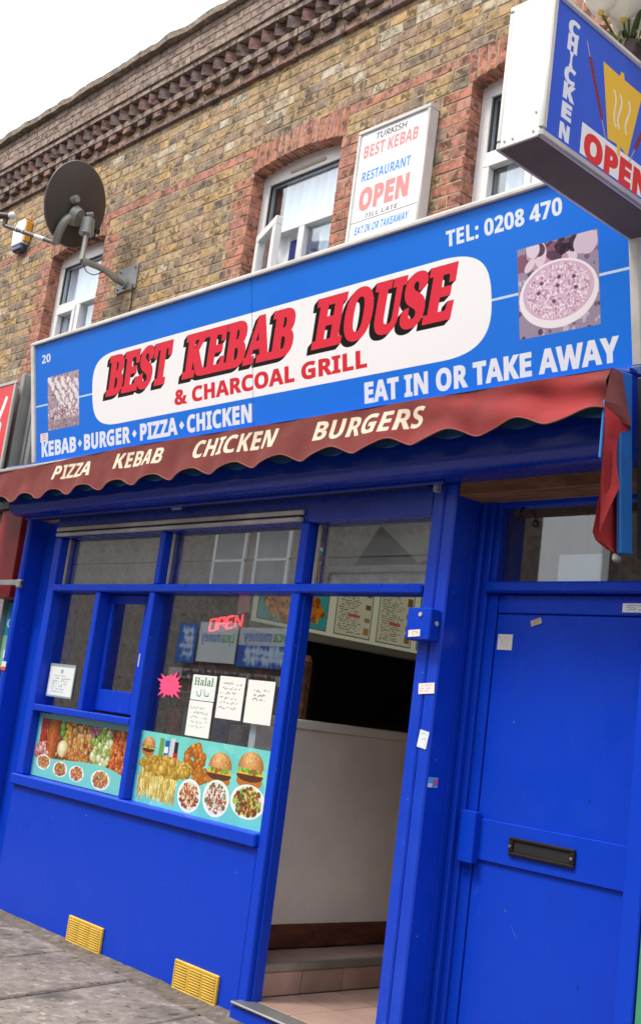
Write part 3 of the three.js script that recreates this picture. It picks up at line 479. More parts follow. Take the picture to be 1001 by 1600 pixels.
function kebabPic(g, x0, x1, y0, y1) {
  g.save(); g.beginPath(); g.rect(x0, -y1, x1 - x0, y1 - y0); g.clip(); rect(g, x0, x1, y0, y1, '#b3a0ab'); const w = x1 - x0, h = y1 - y0;
  crumbs(g, x0 + w / 2, y0 + h / 2, w * 0.75, h * 0.75, 900, 0.01, ['#93788a', '#c4b4be', '#84697a', '#e4dae0', '#a88a98']);
  for (let k = 0; k < 5; k++) { let x = x0 + 0.02 + k * 0.1, y = y1 - 0.02 - k * 0.012; for (let j = 0; j < 26; j++) { blob(g, x + rr(-0.012, 0.012), y, rr(0.014, 0.026), pick(['#f4eef1', '#e6dbe1', '#f0e8ec', '#b9a2ae'])); x += 0.012; y -= 0.013; } }
  crumbs(g, x0 + w * 0.5, y0 + h * 0.28, w * 0.5, h * 0.12, 260, 0.01, ['#8a6474', '#f0eaec', '#a88694', '#d0c0c8']);
  for (let k = 0; k < 22; k++) rect(g, x0 + k * w / 22, x0 + (k + 0.5) * w / 22, y0, y0 + h * 0.17, '#8d7982'); g.restore();
}
function drawFascia(g) {       // s measured up the sign, x along it from its left end
  const X = (x) => x + 8.27; rect(g, 0, FW, 0, FH, '#1a78ea');
  for (let k = 0; k < 16; k++) { g.globalAlpha = 0.05; blob(g, rr(0, FW), rr(0, FH), rr(0.15, 0.4), pick(['#2a86f4', '#0a5fd0']), 0.4, -0.3); } g.globalAlpha = 1;
  rect(g, 0, FW, 0.446, 0.459, '#cfe2f4');
  const L = X(-7.395), R = X(-3.592), b = 0.193, t = 0.728, r = (t - b) / 2; g.fillStyle = '#fbfdff'; g.beginPath(); g.moveTo(L + r * 1.25, -b); g.lineTo(R - r * 1.25, -b); g.bezierCurveTo(R - 0.02, -b, R, -b - r * 0.55, R, -(b + r)); g.bezierCurveTo(R, -t + r * 0.45, R - 0.02, -t, R - r * 1.25, -t); g.lineTo(L + r * 1.25, -t); g.bezierCurveTo(L + 0.02, -t, L, -t + r * 0.45, L, -(b + r)); g.bezierCurveTo(L, -b - r * 0.45, L + 0.02, -b, L + r * 1.25, -b); g.fill();
  const o = { font: 'serif', skew: 0.27, stroke: 0.03 };
  for (const [s, a, c] of [['BEST', -7.205, -6.42], ['KEBAB', -6.25, -5.13], ['HOUSE', -4.945, -3.865]]) {
    for (let k = 0; k <= 10; k++) text(g, s, X(a) - 0.004 * k + 0.0, X(c) - 0.004 * k, 0.421 - 0.0026 * k, 0.262, '#15110f', o);
    text(g, s, X(a), X(c), 0.421, 0.262, '#e8354a', o);
  }
  text(g, '& CHARCOAL GRILL', X(-6.345), X(-4.484), 0.243, 0.098, '#de2f3c', { stroke: 0.006 });
  const w = '#eaf2fb'; for (const [s, a, c] of [['KEBAB', -8.176, -7.63], ['BURGER', -7.53, -6.895], ['PIZZA', -6.775, -6.315], ['CHICKEN', -6.207, -5.503]]) text(g, s, X(a), X(c), 0.042, 0.112, w, { stroke: 0.008 });
  for (const d of [-7.58, -6.835, -6.262]) { g.fillStyle = w; g.beginPath(); const x = X(d), y = -0.098; g.moveTo(x - 0.03, y); g.lineTo(x, y - 0.03); g.lineTo(x + 0.03, y); g.lineTo(x, y + 0.03); g.fill(); }
  text(g, 'EAT IN OR TAKE AWAY', X(-4.522), X(-2.87), 0.04, 0.112, w, { stroke: 0.008 });
  text(g, 'TEL: 0208 470', X(-3.884), X(-3.15), 0.787, 0.082, w, { stroke: 0.003 });
  text(g, '20', X(-8.155), X(-8.01), 0.788, 0.066, w);
  pizzaPic(g, X(-3.424), X(-2.958), 0.223, 0.672); kebabPic(g, X(-8.06), X(-7.588), 0.24, 0.665);
  rect(g, X(-8.183), X(-8.062), 0.158, 0.228, '#efe6ea'); scribble(g, X(-8.17), X(-8.07), 0.165, 0.222, 3, '#d0809a', 0.005);
}
{
  const seam = 2.775;
  for (const [a, b] of [[0, seam - 0.0025], [seam + 0.0025, FW]]) {
    const t = canvasTex(b - a, FH, 620, (g) => { g.translate(-a, 0); seed = 99; drawFascia(g); });
    const g = new THREE.BoxGeometry(b - a, FH, 0.006); g.translate((a + b) / 2, FH / 2, 0); const m = mat(0, { lin: [1, 1, 1], phys: true, roughness: 0.22, map: t, specularIntensity: 1 });
    put('sign_panel', flat(g), m, FS);
  }
  const fr = mat(0, { lin: [0.84, 0.84, 0.82], roughness: 0.4, map: T.wear });
  put('frame', [bx(-0.03, FW + 0.03, FH - 0.018, FH + 0.006, -0.1, 0.022, 0.005), bx(-0.03, FW + 0.03, FH + 0.006, FH + 0.014, -0.1, 0.012, 0.003), bx(-0.03, 0.02, 0, FH - 0.019, -0.1, 0.022, 0.005), bx(FW - 0.02, FW + 0.03, 0, FH - 0.019, -0.1, 0.022, 0.005)], fr, FS);
  put('bottom_rail', bx(-0.45, FW + 0.03, -0.045, -0.002, -0.1, 0.03, 0.005), mat(0, { lin: [0.12, 0.24, 0.62], roughness: 0.4, map: T.wear }), FS);
  put('back_box', bx(-0.02, FW + 0.02, -0.04, FH - 0.01, -0.12, -0.02, 0), M.pale, FS);
}

// ---------------------------------------------------------------- awning, drawn in under the fascia
const AW = thing('awning', 'faded maroon retracted awning with scalloped edge lettered PIZZA KEBAB CHICKEN BURGERS under the fascia', 'awning', [0, 0, 0]);
{
  const x0 = -8.95, x1 = -2.748, W = x1 - x0, H = 0.36;
  const print = canvasTex(W, H, 330, (g) => {
    rect(g, 0, W, 0, H, '#6c2926');
    for (let k = 0; k < 900; k++) { g.globalAlpha = 0.05; blob(g, rr(0, W), H * (1 - rnd() * rnd()), rr(0.02, 0.1), pick(['#6b3a2c', '#7a4a38', '#5d3226', '#8a5a48']), 0.35, rr(-0.4, 0.4)); }
    for (let k = 0; k < 700; k++) { g.globalAlpha = 0.06; blob(g, W - 1.9 * rnd() * rnd() - rr(0, 0.2), rr(0, H), rr(0.02, 0.1), pick(['#a8262c', '#9c2228', '#b03036']), 0.6, rr(-0.6, 0.6)); } for (let k = 0; k < 1600; k++) { g.globalAlpha = 0.1; blob(g, rr(0, W), rr(0, H), rr(0.003, 0.014), pick(['#5a2620', '#8c4a44', '#4c201c', '#93403c']), 0.5, rr(-0.4, 0.4)); } g.globalAlpha = 1;
    const y = 0.205, w = '#d9cfb8'; for (const [s, a, c, l, cp] of [['PIZZA', -7.484, -6.965, 0.2, 0.103], ['KEBAB', -6.664, -6.085, 0.217, 0.104], ['CHICKEN', -5.772, -4.95, 0.217, 0.11], ['BURGERS', -4.642, -3.82, 0.217, 0.107]]) text(g, s, a - x0, c - x0, l, cp, w, { skew: 0.17, stroke: 0.002 });
    for (let k = 0; k < 500; k++) { g.globalAlpha = 0.25; blob(g, rr(0, W), rr(0.18, 0.34), rr(0.002, 0.006), '#7a3a30', 0.5); } g.globalAlpha = 1;
  });
  const low = (x) => 3.036 + clamp((x + 7) / 4.2, -0.2, 1) * 0.062 + 0.028 * -Math.cos((x + 7.183) / 0.418 * 2 * Math.PI) ;
  const top = (x) => 3.3 - clamp((-6.6 - x) / 1.8, 0, 1.3) * 0.05;
  const nx = 620, ny = 14, g = new THREE.PlaneGeometry(1, 1, nx, ny), p = g.attributes.position, uv = g.attributes.uv;
  const sheetAt = (x, v) => { const y1 = top(x), y0 = low(x), y = y1 + (y0 - y1) * v, k = clamp((x + 4.2) / 1.4, 0, 1); const z = 0.365 + 0.03 * v * v + 0.012 * v * Math.sin((x + 7.183) / 0.418 * 2 * Math.PI) + 0.006 * v * Math.sin(x * 31) + k * (0.022 * Math.sin(v * 5.5 - (x + 2.75) * 7) * Math.min(1, v * 3)) + 0.004 * Math.sin(x * 9.3 + v * 4); return [x, y, z]; };
  for (let i = 0; i < p.count; i++) { const x = x0 + uv.getX(i) * W, v = 1 - uv.getY(i), q = sheetAt(x, v); p.setXYZ(i, ...q); uv.setXY(i, uv.getX(i), clamp((q[1] - 2.935) / H, 0.001, 0.999)); }
  g.computeVertexNormals();
  const fab = mat(0, { lin: [1, 1, 1], roughness: 0.9, map: print, side: THREE.DoubleSide, bumpMap: T.fabric, bumpScale: 0.0006 }); put('valance', flat(g), fab, AW);
  // hem along the scallops
  const hem = []; for (let i = 0; i <= 400; i++) hem.push(new THREE.Vector3(...sheetAt(x0 + W * i / 400, 1)));
  put('hem', uvBox(new THREE.TubeGeometry(new THREE.CatmullRomCurve3(hem), 900, 0.0045, 5)), mat(0, { lin: [0.22, 0.07, 0.05], roughness: 0.9 }), AW);
  // the older blue cover behind, its own scallops showing below
  const g2 = new THREE.PlaneGeometry(1, 1, 500, 4), p2 = g2.attributes.position, u2 = g2.attributes.uv;
  for (let i = 0; i < p2.count; i++) { const x = x0 + u2.getX(i) * (W - 0.02), v = 1 - u2.getY(i), y1 = top(x) - 0.01, y0 = low(x) * 0 + 3.042 + clamp((x + 7) / 4.2, -0.2, 1) * 0.062 + 0.018 * Math.cos((x + 7.183) / 0.418 * 2 * Math.PI); p2.setXYZ(i, x, y1 + (y0 - y1) * v, 0.33 + 0.02 * v + 0.006 * Math.sin(x * 17)); }
  g2.computeVertexNormals(); put('blue_cover', uvBox(g2), mat(0, { lin: [0.01, 0.08, 0.22], roughness: 0.8, side: THREE.DoubleSide, map: T.fabric }), AW);
  put('front_rail', bx(x0, x1, 3.262, 3.292, 0.32, 0.352, 0.008), M.galv, AW);
  { // canopy cloth sloping back to the fascia foot
    const c = new THREE.PlaneGeometry(1, 1, 200, 4), q = c.attributes.position, u = c.attributes.uv; for (let i = 0; i < q.count; i++) { const x = x0 + u.getX(i) * W, v = u.getY(i); q.setXYZ(i, x, top(x) + v * 0.045 + 0.008 * Math.sin(x * 12) * v * (1 - v), 0.365 - 0.22 * v); } c.computeVertexNormals(); put('canopy', uvBox(c), mat(0, { lin: [0.25, 0.04, 0.035], roughness: 0.9, side: THREE.DoubleSide, map: T.fabric }), AW);
  }
  // side flap: a strip of the same cloth hanging in a fold at the right end
  const red = mat(0, { lin: [0.62, 0.045, 0.05], roughness: 0.85, side: THREE.DoubleSide, map: T.fabric });
  const rows = [[3.30, 0.367, 0.29, 0], [3.22, 0.378, 0.265, 0.012], [3.14, 0.392, 0.22, 0.02], [3.085, 0.385, 0.19, 0.015], [3.0, 0.375, 0.195, -0.01], [2.9, 0.376, 0.215, -0.02], [2.8, 0.374, 0.23, -0.02], [2.7, 0.36, 0.29, -0.012], [2.62, 0.358, 0.33, 0], [2.575, 0.352, 0.35, 0]];
  const strip = (R, nz, f) => { const G = new THREE.PlaneGeometry(1, 1, nz, R.length * 6), P = G.attributes.position, U = G.attributes.uv; for (let i = 0; i < P.count; i++) { const s = (1 - U.getY(i)) * (R.length - 1), k = Math.min(R.length - 2, Math.floor(s)), t = s - k, e = t * t * (3 - 2 * t), L = (c) => R[k][c] * (1 - e) + R[k + 1][c] * e; P.setXYZ(i, ...f(L, U.getX(i))); } G.computeVertexNormals(); return uvBox(G); };
  const fold = (L, u) => [-2.744 + L(3) * 1.4 * Math.sin(u * 3.1), L(0), L(1) + (L(2) - L(1)) * u], dull = mat(0, { lin: [0.27, 0.07, 0.065], roughness: 0.9, side: THREE.DoubleSide, map: T.fabric });
  put('side_valance', strip([[3.302, 0.372, 0.29, 0.002], [3.22, 0.39, 0.255, 0.012], [3.14, 0.402, 0.215, 0.02], [3.1, 0.36, 0.195, 0.02], [3.075, 0.3, 0.185, 0.016]], 8, (L, u) => { const q = fold(L, u); q[0] += 0.006; return q; }), dull, AW);
  put('side_flap', strip(rows.slice(2), 8, fold), red, AW, 'bright red end flap hanging in a fold');
  const inner = [[3.08, 0.36, 0.17, 0], [2.9, 0.33, 0.155, 0], [2.75, 0.33, 0.145, 0], [2.65, 0.345, 0.14, 0], [2.58, 0.358, 0.136, 0], [2.55, 0.33, 0.133, 0], [2.525, 0.24, 0.13, 0]];
  put('side_flap', strip(inner, 6, (L, u) => [-2.775 + 0.012 * Math.sin(u * 6), L(0), L(1) + (L(2) - L(1)) * u]), mat(0, { lin: [0.42, 0.018, 0.022], roughness: 0.85, side: THREE.DoubleSide, map: T.fabric }), AW);
  // folded blue arm board behind the flap, leaning in at its foot
  const arm = bx(-0.012, 0.012, -0.4, 0.4, -0.048, 0.048, 0.006); arm.rotateX(0.138); arm.translate(-2.752, 2.92, 0.197); put('arm_board', arm, mat(0, { lin: [0.02, 0.17, 0.6], roughness: 0.55, map: T.wear }), AW);
  const arm2 = bx(-0.02, 0.02, -0.4, 0.4, -0.02, 0.02, 0.006); arm2.rotateX(0.138); arm2.translate(-2.7, 2.91, 0.13); put('arm', arm2, M.black, AW);
  put('end_bracket', bx(-2.77, -2.757, 2.9, 3.16, 0.352, 0.372, 0.004), mat(0, { lin: [0.03, 0.2, 0.6], roughness: 0.5 }), AW);
  put('arm_knuckle', [bx(-2.785, -2.755, 2.485, 2.52, 0.15, 0.19, 0.008)], M.galv, AW);
}

// ---------------------------------------------------------------- projecting box sign
const PJ = thing('projecting_sign', 'blue and white projecting box sign with yellow doner cone, CHICKEN and OPEN at upper right', 'shop sign', [-2.682, 3.95, 0.25]);
{
  const L = 0.955, H = 0.64, hw = 0.113;
  const art = canvasTex(L, H, 1000, (g) => {           // u from the street end (z = 1.205) towards the wall
    const Z = (z) => 1.205 - z, Y = (y) => y - 3.95; rect(g, 0, L, 0, H, '#1459d8');
    for (let k = 0; k < 8; k++) { g.globalAlpha = 0.06; blob(g, rr(0, L), rr(0, H), rr(0.1, 0.3), pick(['#2f7cf0', '#0d49b8']), 0.4, 0.5); } g.globalAlpha = 1;
    const ys = [4.468, 4.40, 4.33, 4.262, 4.19, 4.105, 4.015]; 'CHICKEN'.split('').forEach((c, k) => text(g, c, Z(1.092) + (c === 'I' ? 0.027 : 0), Z(1.016) - (c === 'I' ? 0.027 : 0), Y(ys[k] - 0.01) , 0.064, '#e9eff8', { stroke: 0.007 }));
    g.fillStyle = '#f3f3f3'; g.fillRect(Z(0.945), -Y(4.135), 0.59, 0.135); g.save(); text(g, 'OPEN', Z(0.925), Z(0.43), Y(4.0), 0.108, '#e32636', { stroke: 0.012 }); g.restore();
    g.fillStyle = '#f0c23c'; g.beginPath(); g.moveTo(Z(0.842), -Y(4.458)); g.lineTo(Z(0.72), -Y(4.452)); g.lineTo(Z(0.712), -Y(4.478)); g.lineTo(Z(0.69), -Y(4.478)); g.lineTo(Z(0.682), -Y(4.452)); g.lineTo(Z(0.545), -Y(4.452)); g.lineTo(Z(0.615), -Y(4.132)); g.lineTo(Z(0.672), -Y(4.15)); g.lineTo(Z(0.672), -Y(4.105)); g.lineTo(Z(0.69), -Y(4.105)); g.lineTo(Z(0.7), -Y(4.15)); g.lineTo(Z(0.765), -Y(4.144)); g.fill();
    g.strokeStyle = '#f1ead2'; g.lineWidth = 0.012; for (const [a, b] of [[0.752, 0.715], [0.705, 0.69], [0.642, 0.634]]) { g.beginPath(); g.moveTo(Z(a), -Y(4.375)); g.bezierCurveTo(Z(a - 0.05), -Y(4.33), Z(b + 0.05), -Y(4.27), Z(b), -Y(4.222)); g.stroke(); }
    for (const s of [[0.963, 4.486, 0.779, 4.136], [0.44, 4.47, 0.6, 4.115]]) { g.strokeStyle = '#b9a9b8'; g.lineWidth = 0.006; g.beginPath(); g.moveTo(Z(s[0]), -Y(s[1])); g.lineTo(Z(s[2]), -Y(s[3])); g.stroke(); for (let k = 0; k < 26; k++) { const t = 0.18 + 0.024 * k; blob(g, Z(s[0] + (s[2] - s[0]) * t), Y(s[1] + (s[3] - s[1]) * t), 0.012, k % 2 ? '#8c1f3c' : '#6f1a36', 0.7); } }
  });
  const m = mat(0, { lin: [1, 1, 1], phys: true, roughness: 0.28, map: art });
  const face = new THREE.PlaneGeometry(L, H); face.rotateY(Math.PI / 2); face.translate(hw - 0.012, H / 2, L / 2); put('sign_face', face, m, PJ);
  const back = new THREE.PlaneGeometry(L, H); back.rotateY(-Math.PI / 2); back.translate(-hw + 0.012, H / 2, L / 2); put('sign_face', back, m, PJ);
  put('street_end', bx(-hw + 0.02, hw - 0.012, 0.004, H - 0.004, L - 0.03, L + 0.0, 0.004), M.signWhite, PJ);
  put('frame', [bx(hw - 0.026, hw, 0, 0.036, 0, L + 0.002, 0.008), bx(hw - 0.026, hw, H - 0.03, H, 0, L + 0.002, 0.008), bx(hw - 0.026, hw, 0.036, H - 0.03, L - 0.03, L + 0.002, 0.006), bx(-hw, -hw + 0.022, 0, 0.036, 0, L + 0.002, 0.006), bx(-hw, -hw + 0.022, H - 0.03, H, 0, L + 0.002, 0.006), bx(-hw, -hw + 0.022, 0.036, H - 0.03, L - 0.03, L + 0.002, 0.006)], mat(0, { lin: [0.78, 0.78, 0.78], roughness: 0.35, metalness: 0.25, map: T.wear }), PJ);
  put('bottom_plate', bx(-hw + 0.02, hw - 0.02, -0.001, 0.012, 0, L - 0.004, 0.002), M.underside, PJ);
  put('top_plate', bx(-hw + 0.02, hw - 0.02, H - 0.01, H + 0.002, 0, L - 0.004, 0.002), M.pale, PJ);
  put('wall_bracket', [bx(-0.03, 0.03, 0.15, 0.2, -0.33, 0.01, 0.005), bx(-0.03, 0.03, 0.45, 0.5, -0.33, 0.01, 0.005)], M.galv, PJ);
  put('screw', [[-0.07, 0.03], [-0.03, 0.03], [0.07, 0.03], [0.075, 0.11]].map(([x, y]) => rod([x, y, L], [x, y, L + 0.004], 0.005)), M.steel, PJ);
}
{ // flowers and leaves on top of the projecting sign
  const B = thing('flower_pot', 'grey pot of white flowers and green blade leaves above the projecting sign at top right', 'potted plant', [-2.68, 4.592, 0.53]);
  put('pot', uvBox(new THREE.LatheGeometry([[0.001, 0], [0.055, 0], [0.07, 0.05], [0.085, 0.11], [0.09, 0.12], [0.078, 0.12], [0.07, 0.09], [0.001, 0.09]].map((a) => new THREE.Vector2(...a)), 20)), mat(0, { lin: [0.16, 0.14, 0.15], roughness: 0.8, map: T.stone }), B);
  const leafG = (len, wd, droop, turn, lift) => { const g = new THREE.PlaneGeometry(1, 1, 2, 10), p = g.attributes.position, u = g.attributes.uv; for (let i = 0; i < p.count; i++) { const s = u.getY(i), t = u.getX(i) - 0.5, w = wd * Math.sin(Math.PI * Math.min(1, 0.15 + s * 0.85)) ; const r = len * s * (1 - 0.25 * s), y = lift * s - droop * s * s * s; p.setXYZ(i, r * Math.cos(turn) - t * w * Math.sin(turn), 0.1 + y + Math.abs(t) * w * 0.5, r * Math.sin(turn) + t * w * Math.cos(turn)); } g.computeVertexNormals(); return uvBox(g); };
  const greens = [[0.07, 0.13, 0.03], [0.1, 0.17, 0.045], [0.13, 0.15, 0.05]].map((c) => mat(0, { lin: c, roughness: 0.6, side: THREE.DoubleSide, map: T.wear }));
  for (let k = 0; k < 20; k++) put('leaf', leafG(rr(0.16, 0.3), rr(0.022, 0.04), rr(0.02, 0.3), k / 20 * 6.283 + rr(-0.2, 0.2), rr(0.02, 0.2)), pick(greens), B);
  put('leaf', leafG(0.22, 0.03, 0.24, 0.25, 0.08), greens[2], B);
  const wh = mat(0, { lin: [0.78, 0.76, 0.68], roughness: 0.7, side: THREE.DoubleSide });
  for (const [x, y, z] of [[-0.08, 0.26, 0.09], [0.0, 0.3, 0.02], [-0.02, 0.2, 0.2], [0.06, 0.33, -0.05], [-0.04, 0.22, -0.04], [0.03, 0.2, 0.1]]) { const f = new THREE.Group(); f.name = 'flower'; f.position.set(x, y, z); B.add(f); for (let k = 0; k < 6; k++) { const g = leafG(0.13, 0.07, -0.05, k * 1.047, 0.06); g.translate(0, -0.1, 0); put('petal', g, wh, f); } put('flower_heart', uvBox(new THREE.SphereGeometry(0.014, 8, 6)), M.yellow, f); put('stem', rod([0, 0, 0], [-x * 0.8, -y + 0.1, -z * 0.8], 0.005, 0.005, 6), greens[0], f); }
}

// ---------------------------------------------------------------- small wall sign between the windows
{
  const W = 0.6, H = 1.02, WS = thing('wall_sign', 'white upright box sign reading TURKISH BEST KEBAB RESTAURANT OPEN TILL LATE between the upper windows', 'shop sign', [-5.03, 4.287, -0.03]); WS.scale.setScalar(1.018);
  const t = canvasTex(W, H, 1100, (g) => {
    rect(g, 0, W, 0, H, '#f2f4f8'); const r = '#ee8886', b = '#4a90ee', k = '#5a5a5e';
    text(g, 'TURKISH', 0.138, 0.417, 0.948, 0.04, k, { bold: false, skew: 0.15, stroke: 0.004 }); text(g, 'BEST KEBAB', 0.036, 0.532, 0.838, 0.084, r, { stroke: 0.004 });
    text(g, 'RESTAURANT', 0.047, 0.49, 0.674, 0.065, b, { stroke: 0.003 }); text(g, 'OPEN', 0.05, 0.508, 0.474, 0.142, r, { stroke: 0.016 });
    text(g, 'TILL LATE', 0.124, 0.42, 0.409, 0.03, k, { skew: 0.15 }); text(g, 'EAT IN OR TAKEAWAY', 0.043, 0.522, 0.31, 0.052, b, { skew: 0.1, stroke: 0.003 });
  });
  const face = new THREE.BoxGeometry(W - 0.04, H - 0.04, 0.004); face.translate(W / 2, H / 2, 0); put('sign_panel', flat(face), mat(0, { lin: [0.95, 0.95, 0.95], roughness: 0.4, map: t }), WS);
  put('frame', [bx(0, W, H - 0.025, H, -0.064, 0.014, 0.004), bx(0, W, 0, 0.025, -0.064, 0.014, 0.004), bx(0, 0.022, 0.025, H - 0.025, -0.064, 0.014, 0.004), bx(W - 0.022, W, 0.025, H - 0.025, -0.064, 0.014, 0.004)], mat(0, { lin: [0.8, 0.79, 0.8], roughness: 0.45, map: T.wear }), WS);
  put('sign_joint', bx(0.02, W - 0.02, 0.402, 0.404, 0.001, 0.0045, 0), M.pale, WS);
  put('hanger', [bx(0.08, 0.1, H, H + 0.05, -0.06, -0.03, 0.003), bx(W - 0.1, W - 0.08, H, H + 0.05, -0.06, -0.03, 0.003)], M.galv, WS);
}

// ---------------------------------------------------------------- satellite dish
{
  const D = thing('satellite_dish', 'dark brown satellite dish seen from behind on a grey wall bracket', 'satellite dish', [0, 0, 0]);
  const C = new THREE.Vector3(-7.86, 5.416, 0.38), th = -1.325, ph = 0.2, n = new THREE.Vector3(Math.cos(ph) * Math.sin(th), Math.sin(ph), Math.cos(ph) * Math.cos(th)), u = new THREE.Vector3(0, 1, 0).cross(n).normalize(), w = n.clone().cross(u), a = 0.303, b = 0.338;
  const at = (p, q, r) => C.clone().addScaledVector(u, p).addScaledVector(w, q).addScaledVector(n, r);
  const shell = (dn) => { const g = new THREE.CircleGeometry(1, 64, 0), pos = [], idx = []; const NR = 12, NT = 64; for (let i = 0; i <= NR; i++) for (let k = 0; k < NT; k++) { const r = i / NR, t = k / NT * 2 * Math.PI; pos.push(...at(a * r * Math.cos(t), b * r * Math.sin(t), -0.055 * (1 - r * r) + dn).toArray()); } for (let i = 0; i < NR; i++) for (let k = 0; k < NT; k++) { const A = i * NT + k, B = i * NT + (k + 1) % NT, E = A + NT, F = B + NT; idx.push(A, E, B, B, E, F); } const G = new THREE.BufferGeometry(); G.setAttribute('position', new THREE.Float32BufferAttribute(pos, 3)); G.setIndex(idx); G.computeVertexNormals(); return uvBox(G); };
  put('reflector', [shell(0), shell(-0.004)], M.dish, D);
  const rim = []; for (let k = 0; k < 64; k++) { const t = k / 64 * 2 * Math.PI; rim.push(at(a * Math.cos(t), b * Math.sin(t), 0)); }
  put('rim', uvBox(new THREE.TubeGeometry(new THREE.CatmullRomCurve3(rim, true), 128, 0.007, 6)), mat(0, { lin: [0.16, 0.16, 0.17], roughness: 0.4, map: T.wear }), D);
  const pole0 = [-7.735, 4.945, 0.31], pTop = [-7.735, 5.235, 0.31];
  put('pole', rod(pole0, pTop, 0.022), M.alu, D);
  put('mount_cup', [rod(at(0.02, -0.1, -0.05).toArray(), at(0.0, -0.11, -0.1).toArray(), 0.085, 0.07, 18), rod([-7.735, 5.16, 0.31], [-7.735, 5.29, 0.31], 0.06, 0.05, 16)], M.galv, D);
  put('mount_arm', [tube([at(0.03, -0.1, -0.07).toArray(), at(0.1, -0.18, -0.07).toArray(), at(0.11, -0.27, -0.05).toArray(), at(0.08, -0.36, -0.01).toArray()], 0.034, 20, 8)], M.galv, D); put('clamp_screw', rod(at(-0.07, -0.05, -0.08).toArray(), at(-0.1, -0.03, -0.12).toArray(), 0.02), M.galv, D); put('clamp_knob', rod(at(0.08, 0, -0.05).toArray(), at(0.08, 0.02, -0.1).toArray(), 0.03), M.galv, D);
  put('wing_bolt', [bx(-7.75, -7.72, 5.2, 5.24, 0.2, 0.24, 0.004), bx(-7.75, -7.72, 5.14, 5.17, 0.19, 0.25, 0.004)], M.black, D);
  const s0 = at(0.08, -0.36, -0.01), s1 = new THREE.Vector3(-8.3, 5.205, 0.73);
  put('feed_arm', rod(s0.toArray(), s1.toArray(), 0.017, 0.017, 8), mat(0, { lin: [0.2, 0.19, 0.21], roughness: 0.5, map: T.wear }), D);
  const mid = (t) => s0.clone().lerp(s1, t); put('arm_label', rod(mid(0.22).toArray(), mid(0.4).toArray(), 0.0185, 0.0185, 8), M.paper, D);
  for (const t of [0.62, 0.75]) put('cable_tie', rod(mid(t).toArray(), mid(t + 0.02).toArray(), 0.021, 0.021, 8), M.pale, D);
  put('feed_horn', [rod(s1.toArray(), s1.clone().add(new THREE.Vector3(-0.01, 0.07, 0.0)).toArray(), 0.02), rod(s1.clone().add(new THREE.Vector3(-0.06, 0.08, 0.06)).toArray(), s1.clone().add(new THREE.Vector3(0.03, 0.08, -0.02)).toArray(), 0.028, 0.024)], M.dish, D);
  put('horn_cap', uvBox(new THREE.SphereGeometry(0.032, 14, 10).translate(...s1.clone().add(new THREE.Vector3(0.045, 0.082, -0.025)).toArray())), M.upvc, D);
  put('wall_arm', tube([[-7.7, 4.88, -0.08], [-7.7, 4.89, 0.0], [-7.715, 4.93, 0.1], [-7.735, 4.945, 0.31]], 0.026, 30, 10), M.steel, D);
  put('wall_plate', [bx(-7.83, -7.545, 4.82, 5.03, ZB + 0.004, ZB + 0.016, 0.002), rod([-7.7, 4.88, -0.09], [-7.7, 4.88, -0.06], 0.045)], M.galv, D);
  for (const [x, y] of [[-7.8, 5.0], [-7.575, 5.0], [-7.8, 4.85], [-7.575, 4.85]]) put('wall_bolt', rod([x, y, ZB + 0.016], [x, y, ZB + 0.03], 0.009, 0.009, 6), M.steel, D);
  put('cable', tube([[-7.735, 4.96, 0.3], [-7.74, 4.88, 0.26], [-7.72, 4.86, 0.2], [-7.71, 4.91, 0.12]], 0.004, 24, 5), M.black, D);
  put('cable', tube([[-7.57, 4.83, -0.08], [-7.56, 4.7, -0.085], [-7.575, 4.5, -0.085], [-7.57, 4.2, -0.085]], 0.006, 24, 5), M.black, D);
}
{ // alarm box
  const A = thing('alarm_box', 'white and amber burglar alarm box on the brickwork left of the satellite dish', 'alarm box', [-9.7, 5.66, ZB]); A.scale.setScalar(0.82);
  const s = new THREE.Shape(); s.moveTo(-0.12, 0.02); s.lineTo(-0.14, 0.22); s.lineTo(-0.05, 0.3); s.lineTo(0.1, 0.3); s.lineTo(0.14, 0.22); s.lineTo(0.12, 0.02); s.closePath();
  const g = new THREE.ExtrudeGeometry(s, { depth: 0.07, bevelEnabled: true, bevelSize: 0.01, bevelThickness: 0.01, bevelSegments: 1 }); g.translate(0, 0, 0.012); put('case', uvBox(g), M.upvc, A);
  put('amber_side', [bx(0.135, 0.16, 0.03, 0.28, 0.005, 0.085, 0.008), bx(-0.1, 0.12, 0.302, 0.325, 0.005, 0.085, 0.008)], mat(0, { lin: [0.7, 0.32, 0.03], roughness: 0.4 }), A);
  put('lens', bx(-0.11, 0.11, -0.06, 0.018, 0.005, 0.085, 0.02), mat(0, { lin: [0.04, 0.06, 0.14], roughness: 0.25 }), A);
}

